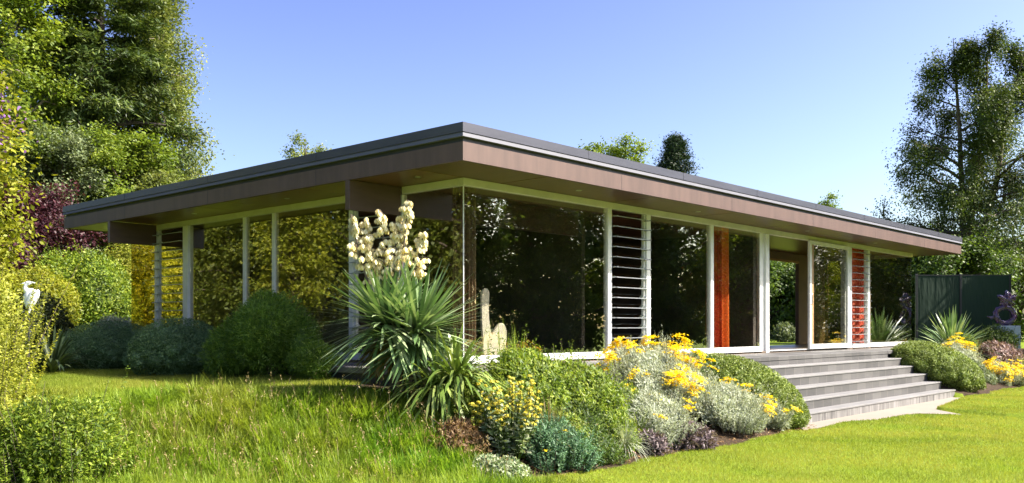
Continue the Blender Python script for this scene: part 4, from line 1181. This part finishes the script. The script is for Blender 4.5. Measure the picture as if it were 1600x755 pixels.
# clipped domes either side of the steps
def dome(X_, Y_, Z_, label, seed, rx):
    rg = np.random.default_rng(seed)
    th = math.atan2(0.50, 1.35)
    Rm = np.array([[1, 0, 0], [0, math.cos(th), -math.sin(th)], [0, math.sin(th), math.cos(th)]])
    main = ((0, 0, 0), (rx, 1.00, 0.50), Rm)
    lobes = [main]
    for i in range(230):
        d = norm(rg.normal(0, 1, 3)); d[2] = abs(d[2]) - 0.2
        c = Rm @ (d * np.array([rx, 1.0, 0.5]) * rg.uniform(0.88, 0.98)); s = rg.uniform(0.06, 0.125)
        lobes.append((tuple(c), (s, s * 1.1, s * 0.85)))
    t = thing('clipped_dome', label, 'shrub', (X_, Y_, Z_), 0, 'clipped green domes beside the steps')
    V, Fq, v = shrub_geo(rg, lobes, 110000, 0.032, 0.014, 0.25, 0.25, 0.6, 0.9, 0.8)
    link('foliage', npmesh('foliage', V, Fq, v), LM['dome'], t)
    link('stem', npmesh('stem', *tubes([(np.array([[0, 0, -0.55], [0, 0.05, 0]]), np.array([0.05, 0.04]))])), M['bark'], t)
    return t
dome(3.98, -1.92, -0.52, 'clipped green dome at the left side of the stone steps', 61, 0.74)
dome(12.86, -1.92, -0.42, 'clipped green dome at the right side of the stone steps', 62, 0.86)

# planting right of the steps, in front of the screen
t, lo, rg = shrub('green_shrub', 'olive green shrub in front of the blue-grey plinth', spot(1558, -1.25), (0.75, 0.6, 0.72), LM['mid'], 63, 16, 8000, 0.055, 0.022, stick=0.9)
t, lo, rg = shrub('green_shrub', 'small yellowish shrub between the spiky plant and the silver mound', spot(1508, -1.05), (0.5, 0.4, 0.5), LM['maple'], 64, 10, 4000, 0.05, 0.02, stick=0.9)
tuft(1488, -0.95, 240, 1.35, 0.055, LM['yucca'], 'large spiky strap-leaved clump in front of the dark green screen', 65, 0.3, 'spiky_plant', (18, 84), 5, 'plant')
tuft(1528, -1.0, 90, 0.55, 0.02, LM['straw'], 'pale arching grass beside the spiky clump near the screen', 66, 0.6)

# green mesh screen
scr = thing('mesh_screen', 'dark green mesh screen standing beyond the right end of the house', 'screen', (*at(1432, 28.0), -0.3))
pA, pB = np.array(at(1432, 28.0)), np.array(at(1578, 28.0))
vecs = pB - pA; LS = np.linalg.norm(vecs); scr.rotation_euler = (0, 0, math.atan2(vecs[1], vecs[0]))
m, nt, b = newmat('green_netting')
n = noise(nt, 60, 3); n2 = noise(nt, 1.5, 3)
nt.links.new(mixc(nt, 0.5, ramp(nt, n, [(0.003, 0.013, 0.006), (0.014, 0.044, 0.020)]), ramp(nt, n2, [(0.005, 0.018, 0.009), (0.013, 0.042, 0.021)])), b.inputs['Base Color'])
b.inputs['Roughness'].default_value = 0.85; bump(nt, b, noise(nt, 3, 3, stretch=(1, 1, 0.25)), 0.9, 0.06)
zt_ = zat(430, 28.0) + 0.3
post = [0, LS * 0.47, LS]
for i in range(2): MB().box(post[i] + 0.035, post[i + 1] - 0.035, -0.012, 0.012, 0.08, zt_ - 0.02).build('mesh_panel', m, scr)
for p in post: MB().box(p - 0.033, p + 0.033, -0.033, 0.033, -0.2, zt_ + 0.03, 0.005).build('post', M['dark'], scr)
MB().box(0.036, LS - 0.036, -0.02, 0.02, zt_ - 0.018, zt_ + 0.012).build('rail', M['dark'], scr)

# glass sculpture on its plinth
px_, py_ = at(1570, 26.5)
zb = gz(px_, py_)
zt_ = zat(509, 26.5)
pl_ = MB().box(-0.30, 0.30, -0.30, 0.30, 0, zt_ - zb, 0.015).build('plinth', M['plinth']); pl_.location = (px_, py_, zb); pl_.rotation_euler = (0, 0, YAW)
tag(pl_, 'plain blue-grey plinth below the glass sculpture at the right edge', 'plinth')
m, nt, b = newmat('violet_glass')
n = noise(nt, 5, 4)
nt.links.new(ramp(nt, n, [(0.02, 0.02, 0.07), (0.16, 0.06, 0.13), (0.10, 0.10, 0.18), (0.30, 0.10, 0.10)]), b.inputs['Base Color'])
b.inputs['Roughness'].default_value = 0.08; b.inputs['Transmission Weight'].default_value = 0.5
gs = thing('glass_sculpture', 'violet blown glass sculpture with a ring and crumpled top on the blue-grey plinth', 'sculpture', (px_, py_, zt_ + 0.002), YAW - R(90))
mb = MB(); pts = []
for i in range(25):
    a = i / 24 * 2 * math.pi; pts.append((0.27 * math.cos(a), 0.02 * math.sin(3 * a), 0.30 + 0.23 * math.sin(a)))
mb.tube(pts, [0.075 + 0.02 * math.sin(3 * i) for i in range(25)], 10)
mb.build('ring', m, gs, True)
mb = MB(); mb.tube([(-0.2, 0, 0.28), (-0.38, 0.02, 0.22), (-0.52, 0.0, 0.26)], [0.06, 0.05, 0.012], 10); mb.build('tail', m, gs, True)
mb = MB()
mb.ball((0.06, 0, 0.74), 0.24, 0.13, 0.22, 4)
for v_ in mb.bm.verts:
    d_ = v_.co - Vector((0.06, 0, 0.74)); a_ = math.atan2(d_.z, d_.x)
    k_ = 1 + 0.22 * math.sin(5 * a_ + 7 * d_.y) + 0.14 * math.sin(9 * a_ + 2 + 11 * d_.z)
    v_.co = Vector((0.06, 0, 0.74)) + Vector((d_.x * k_ + 0.25 * max(d_.z, 0) * abs(d_.z), d_.y * k_, d_.z * k_))
mb.tube([(0.02, 0, 0.5), (0.05, 0, 0.6)], [0.07, 0.09], 10)
mb.build('crumpled_top', m, gs, True)

# ---- planting left of the house
def mound(px, D, R3, label, seed):
    rg = np.random.default_rng(seed); x, y = at(px, D)
    t = thing('hedge_mound', label, 'shrub', (x, y, gz(x, y)), 0, 'low rounded hedge mounds beside the house')
    lobes = [((0, 0, R3[2] * 0.38), (R3[0], R3[1], R3[2] * 0.62))]
    for i in range(200):
        d = norm(rg.normal(0, 1, 3)); d[2] = abs(d[2]) - 0.3
        c = d * np.array([R3[0], R3[1], R3[2] * 0.62]) * rg.uniform(0.86, 0.97) + np.array([0, 0, R3[2] * 0.38]); s = rg.uniform(0.05, 0.12)
        lobes.append((tuple(c), (s * 1.1, s * 1.1, s * 0.8)))
    V, Fq, v = shrub_geo(rg, lobes, 110000, 0.026, 0.011, 0.2, 0.25, 0.7, 0.9, 0.8)
    link('foliage', npmesh('foliage', V, Fq, v), LM['juniper'], t)
    link('stem', npmesh('stem', *tubes([(np.array([[0, 0, -0.1], [0, 0.05, R3[2] * 0.5]]), np.array([0.05, 0.04]))])), M['bark'], t)
mound(280, 14.0, (0.76, 0.62, 0.86), 'blue-green hedge mound beside the feathery shrub', 71)
mound(172, 15.9, (0.92, 0.66, 0.84), 'farther blue-green hedge mound in the shade left of the other', 72)
t, lo, rg = shrub('feathery_shrub', 'tall feathery green shrub in front of the side windows', at(425, 12.9), (0.70, 0.55, 1.15), LM['feather'], 73, 26, 26000, 0.07, 0.010, size=(0.3, 0.5), stick=1.3, rnd=0.8, core=0.65, depth=0.5)
t, lo, rg = shrub('feathery_shrub', 'smaller feathery shrub between the hedge mound and the taller feathery one', at(370, 12.9), (0.46, 0.4, 0.75), LM['feather'], 74, 16, 12000, 0.07, 0.010, size=(0.3, 0.5), stick=1.3, rnd=0.8, core=0.65, depth=0.5)
t, lo, rg = shrub('feathery_shrub', 'low dark feathery shrub between the taller one and the yucca', at(492, 12.3), (0.36, 0.34, 0.46), LM['feather'], 75, 14, 8000, 0.06, 0.010, size=(0.3, 0.5), stick=1.3, rnd=0.8, core=0.65, depth=0.5)

bushy('golden_shrub', 'tall golden-leaved shrub close by at the left edge', at(-66, 8.9), (0.72, 0.66), 2.2, LM['golden'], 76, 170, 190, 0.042, 0.024, spread=0.18, ragged=0.35, t0=0.15, edge=0.45, bend=0.10)
bushy('golden_shrub', 'low golden foliage below the tall golden shrub at the left edge', at(-12, 8.35), (0.46, 0.42), 0.95, LM['golden'], 86, 90, 80, 0.042, 0.024, spread=0.5, ragged=0.4)
bushy('leafy_bush', 'bright green upright leafy bush in the bottom left corner', at(88, 8.15), (0.68, 0.50), 1.02, LM['fresh'], 77, 260, 80, 0.048, 0.017, spread=0.5, ragged=0.45)
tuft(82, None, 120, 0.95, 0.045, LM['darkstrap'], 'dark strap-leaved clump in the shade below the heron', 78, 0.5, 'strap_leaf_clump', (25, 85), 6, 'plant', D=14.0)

# heron figure
hx, hy = at(45, 11.6)
hz_ = zat(489, 11.6)
her = thing('heron_figure', 'white heron figure on a slim post at the left, in front of the bushes', 'statue', (hx, hy, gz(hx, hy)), YAW - R(90))
h0 = hz_ - gz(hx, hy)
MB().tube([(0, 0, -0.1), (0, 0, h0)], 0.012, 8).build('post', M['dark'], her)
mb = MB()
mb.ball((0.01, 0, h0 + 0.20), 0.075, 0.055, 0.115, 3, Matrix.Rotation(0.35, 3, 'Y'))
mb.tube([(-0.02, 0, h0 + 0.27), (-0.05, 0, h0 + 0.32), (-0.035, 0, h0 + 0.36), (-0.005, 0, h0 + 0.375)], [0.045, 0.028, 0.022, 0.02], 10)
mb.ball((-0.005, 0, h0 + 0.378), 0.045, 0.024, 0.024, 2)
mb.tube([(-0.03, 0, h0 + 0.378), (-0.11, 0, h0 + 0.365)], [0.014, 0.002], 8)
mb.tube([(0.03, 0, h0 + 0.385), (0.10, 0, h0 + 0.375)], [0.012, 0.003], 8)
mb.build('body', M['white'], her, True)
MB().ball((0.045, -0.045, h0 + 0.18), 0.05, 0.018, 0.13, 2, Matrix.Rotation(0.45, 3, 'Y')).build('wing', M['white'], her, True)
MB().ball((0.045, 0.045, h0 + 0.18), 0.05, 0.018, 0.13, 2, Matrix.Rotation(0.45, 3, 'Y')).build('wing', M['white'], her, True)
for s in (-0.02, 0.02): MB().tube([(0.01, s, h0 + 0.11), (0.02, s, h0 + 0.06), (0.0, s * 0.5, h0)], 0.007, 6).build('leg', M['white'], her)

# background bushes at the left, between the hedge mounds and the trees
shrub('green_bush', 'bushy mid-green shrub behind the dark hedge mounds at the left', (*at(120, 22.6), -0.25), (1.55, 1.2, 2.6), LM['fresh'], 81, 34, 26000, 0.075, 0.036, size=(0.28, 0.46), stick=0.6, core=0.6, depth=0.55)
shrub('golden_bush', 'bright yellow bush showing past the left end of the house', (*at(212, 24.5), -0.25), (1.25, 1.2, 3.1), LM['golden'], 82, 34, 22000, 0.075, 0.036, size=(0.28, 0.46), stick=0.6, core=0.6, depth=0.55)
shrub('golden_bush', 'yellow-green bush behind the bright yellow one at the left end of the house', (*at(275, 25.5), -0.25), (1.5, 1.3, 2.6), LM['lime'], 87, 34, 16000, 0.085, 0.04, size=(0.28, 0.46), stick=0.6, core=0.6, depth=0.55)
shrub('golden_bush', 'yellow-green bush between the purple tree and the heron at the left', (*at(50, 20.5), -0.25), (1.1, 1.0, 2.0), LM['lime'], 83, 30, 16000, 0.075, 0.036, size=(0.28, 0.46), stick=0.6, core=0.6, depth=0.55)
shrub('grey_bush', 'pale grey-leaved low bush under the yellow bush by the house end', (*at(186, 20.5), -0.25), (0.75, 0.6, 0.95), LM['silver'], 84, 16, 6000, 0.06, 0.03, size=(0.28, 0.46), stick=0.6, core=0.7)
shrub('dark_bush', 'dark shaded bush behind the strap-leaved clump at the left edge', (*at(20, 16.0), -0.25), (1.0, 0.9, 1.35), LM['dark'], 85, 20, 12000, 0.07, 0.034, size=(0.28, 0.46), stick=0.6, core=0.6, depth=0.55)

# ------------------------------------------------------------------ trees at the left
cone = lambda a, b_: (lambda t: a * (1 - t) ** 0.8 + b_)
egg = lambda a: (lambda t: a * (math.sin(min(1, t * 1.02 + 0.02) * math.pi * 0.92) ** 0.7 + 0.12))
tree('conifer', 'tall dark conifer among the trees at the left', 'tree', (*at(162, 28.5), -0.25), 15.5, cone(3.1, 0.35), LM['conifer'], 101, r0=0.26, first=0.08, nprim=120, nsec=6, droop=0.16, up=0.12, n=120000, rc=0.40, L=0.20, W=0.05, bark='bark_dark', flat=0.3, upb=0.7, outb=0.5)
tree('birch', 'weeping birch at the right of the tree group on the left', 'tree', (*at(246, 30.5), -0.25), 13.5, lambda t: 1.75 * (math.sin((0.12 + 0.88 * t) * math.pi * 0.95) ** 0.6) + 0.2, LM['birch'], 102, r0=0.17, first=0.14, nprim=52, nsec=5, droop=0.35, up=0.5, n=80000, rc=0.34, L=0.095, W=0.06, strand=1.5, bark='bark_pale')
tree('broadleaf_tree', 'light green broadleaf tree with bare limbs at the upper left', 'tree', (*at(22, 26.5), -0.25), 12.5, egg(1.9), LM['maple'], 103, r0=0.2, first=0.2, nprim=40, nsec=5, droop=0.12, up=0.6, n=60000, rc=0.42, L=0.11, W=0.07, bark='bark_pale')
tree('broadleaf_tree', 'grey-green tree at the foot of the conifer at the left', 'tree', (*at(88, 26.0), -0.25), 6.2, egg(1.9), LM['grey_green'], 104, r0=0.12, first=0.12, nprim=36, nsec=5, droop=0.1, up=0.5, n=48000, rc=0.36, L=0.085, W=0.055)
tree('broadleaf_tree', 'yellow-green small tree between the conifer and the eaves at the left', 'tree', (*at(200, 27.0), -0.25), 6.3, egg(2.0), LM['maple'], 105, r0=0.12, first=0.1, nprim=38, nsec=5, droop=0.1, up=0.5, n=52000, rc=0.36, L=0.09, W=0.06)
tree('broadleaf_tree', 'pale willow-like tree below the birch just above the eaves', 'tree', (*at(248, 26.5), -0.25), 5.5, egg(1.0), LM['birch'], 106, r0=0.1, first=0.15, nprim=30, nsec=5, droop=0.3, up=0.5, n=20000, rc=0.36, L=0.10, W=0.05, strand=0.5)
tree('purple_tree', 'dark purple-leaved small tree left of the eaves', 'tree', (*at(38, 23.0), -0.25), 4.0, egg(1.75), LM['purple'], 107, r0=0.1, first=0.15, nprim=36, nsec=5, droop=0.1, up=0.45, n=30000, rc=0.36, L=0.09, W=0.055, bark='bark_dark')
tree('flowering_tree', 'yellowish leafy tree with violet flowers at the very left edge', 'tree', (*at(-48, 15.5), -0.25), 5.6, egg(0.8), LM['lime'], 108, r0=0.08, first=0.2, nprim=30, nsec=4, droop=0.2, up=0.6, n=12000, rc=0.34, L=0.10, W=0.055)
fl = bpy.data.objects['flowering_tree']
rg = np.random.default_rng(3); n = 260; C = np.array([vr * 0.55 + vd * -0.3 + np.array([0, 0, 4.0])]); C = C + rg.normal(0, 1, (n, 3)) * np.array([0.22, 0.22, 0.32])
V, Fq = leaf_geo(C, norm(rg.normal(0, 1, (n, 3))), rg.normal(0, 1, (n, 3)), 0.07, 0.05, rg); link('blossom', npmesh('blossom', V, Fq, rg.uniform(0, 1, n)), LM['violet'], fl)
tree('broadleaf_tree', 'blue-shaded tree behind the conifer at the left', 'tree', (*at(100, 34), -0.25), 12.0, egg(2.6), LM['mid'], 109, r0=0.2, first=0.15, nprim=40, nsec=5, droop=0.1, up=0.5, n=50000, rc=0.55, L=0.13, W=0.085)

# trees behind the roof
tree('broadleaf_tree', 'pale tree tip just showing over the roof left of the corner', 'tree', (*at(486, 46), -0.25), 10.5, egg(1.6), LM['birch'], 111, r0=0.14, first=0.2, nprim=26, nsec=4, droop=0.1, up=0.5, n=9000, rc=0.4, L=0.14, W=0.07)
tree('broadleaf_tree', 'light green tree showing over the roof left of the dark conifer', 'tree', (*at(980, 45), -0.25), 9.9, egg(2.1), LM['maple'], 112, r0=0.16, first=0.2, nprim=34, nsec=5, droop=0.1, up=0.5, n=16000, rc=0.42, L=0.14, W=0.09)
tree('broadleaf_tree', 'thin light green treetop over the roof, leftmost beside the dark conifer', 'tree', (*at(928, 46), -0.25), 10.4, egg(1.0), LM['maple'], 113, r0=0.12, first=0.2, nprim=24, nsec=4, droop=0.1, up=0.5, n=7000, rc=0.36, L=0.13, W=0.08)
tree('conifer', 'dense dark conifer rising above the middle of the roof', 'tree', (*at(1056, 48), -0.25), 11.2, lambda t: 1.75 * (1 - t ** 2.6) ** 0.9 + 0.12, LM['cypress'], 114, r0=0.2, first=0.08, nprim=110, nsec=5, droop=0.05, up=0.5, n=52000, rc=0.34, L=0.15, W=0.05, bark='bark_dark', flat=0.8, upb=0.2)
tree('broadleaf_tree', 'small light green treetop over the right part of the roof', 'tree', (*at(1290, 48), -0.25), 7.85, egg(0.85), LM['maple'], 115, r0=0.1, first=0.2, nprim=24, nsec=4, droop=0.1, up=0.6, n=6000, rc=0.32, L=0.12, W=0.07)

# trees at the right
tree('birch', 'tall weeping birch standing beyond the right end of the house', 'tree', (*at(1504, 40), -0.5), 13.4, lambda t: 4.1 * (1 - t) ** 0.65 + 0.6, LM['birch_dark'], 127, r0=0.2, first=0.2, nprim=60, nsec=7, droop=0.15, up=0.5, n=140000, rc=0.36, L=0.10, W=0.06, strand=1.0, bark='bark', fork=3)
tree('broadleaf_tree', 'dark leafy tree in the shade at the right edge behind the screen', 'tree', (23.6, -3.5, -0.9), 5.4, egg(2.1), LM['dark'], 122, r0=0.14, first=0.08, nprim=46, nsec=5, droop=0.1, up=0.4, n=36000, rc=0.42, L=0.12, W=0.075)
tree('broadleaf_tree', 'olive tree behind the dark green screen', 'tree', (*at(1490, 36), -0.3), 4.0, egg(2.1), LM['mid'], 123, r0=0.14, first=0.05, nprim=46, nsec=5, droop=0.1, up=0.4, n=30000, rc=0.45, L=0.12, W=0.075)
tree('broadleaf_tree', 'dark shrubby tree between the house end and the screen', 'tree', (*at(1425, 38), -0.3), 4.1, egg(2.0), LM['mid'], 124, r0=0.12, first=0.04, nprim=40, nsec=5, droop=0.1, up=0.4, n=24000, rc=0.45, L=0.12, W=0.075)
tree('broadleaf_tree', 'dense low tree at the right edge beyond the birch', 'tree', (*at(1590, 45), -0.3), 4.6, egg(3.0), LM['mid'], 125, r0=0.14, first=0.04, nprim=40, nsec=5, droop=0.1, up=0.4, n=22000, rc=0.5, L=0.15, W=0.09)
# garden seen through the open doorway
for i, (px, D, H, lm) in enumerate(((1205, 58, 4.6, 'mid'), (1245, 60, 5.2, 'hedge'), (1170, 60, 5.0, 'mid'), (1290, 57, 4.6, 'mid'), (1330, 54, 4.2, 'mid'), (1375, 50, 4.2, 'hedge'))):
    nm = ['dark leafy tree seen through the open doorway above the strip of lawn', 'yellow-green tree seen through the right of the open doorway', 'garden tree behind the house left of the open doorway', 'garden tree beyond the house behind the sliding door', 'garden tree beyond the house behind the ring curtain', 'golden tree seen through the end window of the house'][i]
    tree('garden_tree', nm, 'tree', (*at(px, D), -0.3), H, egg(2.6), LM[lm], 130 + i, r0=0.14, first=0.03, nprim=36, nsec=5, droop=0.1, up=0.4, n=14000, rc=0.6, L=0.2, W=0.13, group='garden trees behind the house')
bushy('grey_bush', 'pale grey bush in the garden seen through the open doorway', at(1228, 44), (0.75, 0.6), 1.1, LM['grey_green'], 140, 60, 26, 0.12, 0.06, spread=1.0, ragged=0.6)

# ------------------------------------------------------------------ garden beyond the frame, mirrored in the glass
# tall leafy hedge trees along the left boundary (their reflection fills the side windows)
hx0 = -9.6
protoA = tree('hedge_tree', 'leafy boundary tree left of the garden, mirrored in the side windows', 'tree', (hx0, 9.0, -0.3), 6.4, egg(2.3), LM['hedge'], 151, r0=0.15, first=0.02, nprim=60, nsec=6, droop=0.1, up=0.4, n=30000, rc=0.5, L=0.15, W=0.10, group='boundary trees mirrored in the side windows')
protoB = tree('hedge_tree', 'leafy boundary tree left of the garden, mirrored in the side windows', 'tree', (hx0 - 0.4, 12.6, -0.3), 6.9, egg(2.4), LM['hedge'], 152, r0=0.15, first=0.02, nprim=60, nsec=6, droop=0.1, up=0.4, n=30000, rc=0.5, L=0.15, W=0.10, group='boundary trees mirrored in the side windows')
for i in range(2, 9):
    c = copy_tree(protoA if i % 2 else protoB); c.location = (hx0 - 0.3 * (i % 3), 9.0 + 3.3 * i, -0.3); c.rotation_euler = (0, 0, i * 1.3)
c = copy_tree(protoB); c.location = (hx0 - 0.2, 5.4, -0.4); c.rotation_euler = (0, 0, 2.2)
# dark tall trees along the front boundary (mirrored in the front windows)
p0 = tree('boundary_tree', 'tall dark boundary tree mirrored in the front windows', 'tree', (16, -21, -1.05), 10.2, egg(3.0), LM['maple'], 161, r0=0.25, first=0.04, nprim=54, nsec=6, droop=0.12, up=0.45, n=34000, rc=0.6, L=0.2, W=0.13, group='boundary trees mirrored in the front windows')
p1 = tree('boundary_tree', 'tall dark boundary tree mirrored in the front windows', 'tree', (20.5, -22, -1.05), 9.4, egg(2.7), LM['mid'], 162, r0=0.22, first=0.03, nprim=54, nsec=6, droop=0.2, up=0.5, n=36000, rc=0.6, L=0.2, W=0.13, strand=0.5, group='boundary trees mirrored in the front windows')
for i, (X_, Y_, s) in enumerate(((25.5, -21, 0.95), (30.5, -23, 1.1), (35, -21, 0.95), (40.5, -22, 1.15), (46, -21, 1.05), (52, -22, 1.15), (58, -21, 1.1), (65, -22, 1.2), (72, -22, 1.15), (80, -23, 1.2), (11, -23, 0.9), (6, -24, 0.85))):
    c = copy_tree(p0 if i % 2 else p1); c.location = (X_, Y_, -1.05); c.rotation_euler = (0, 0, i * 0.9); c.scale = (s, s, s)
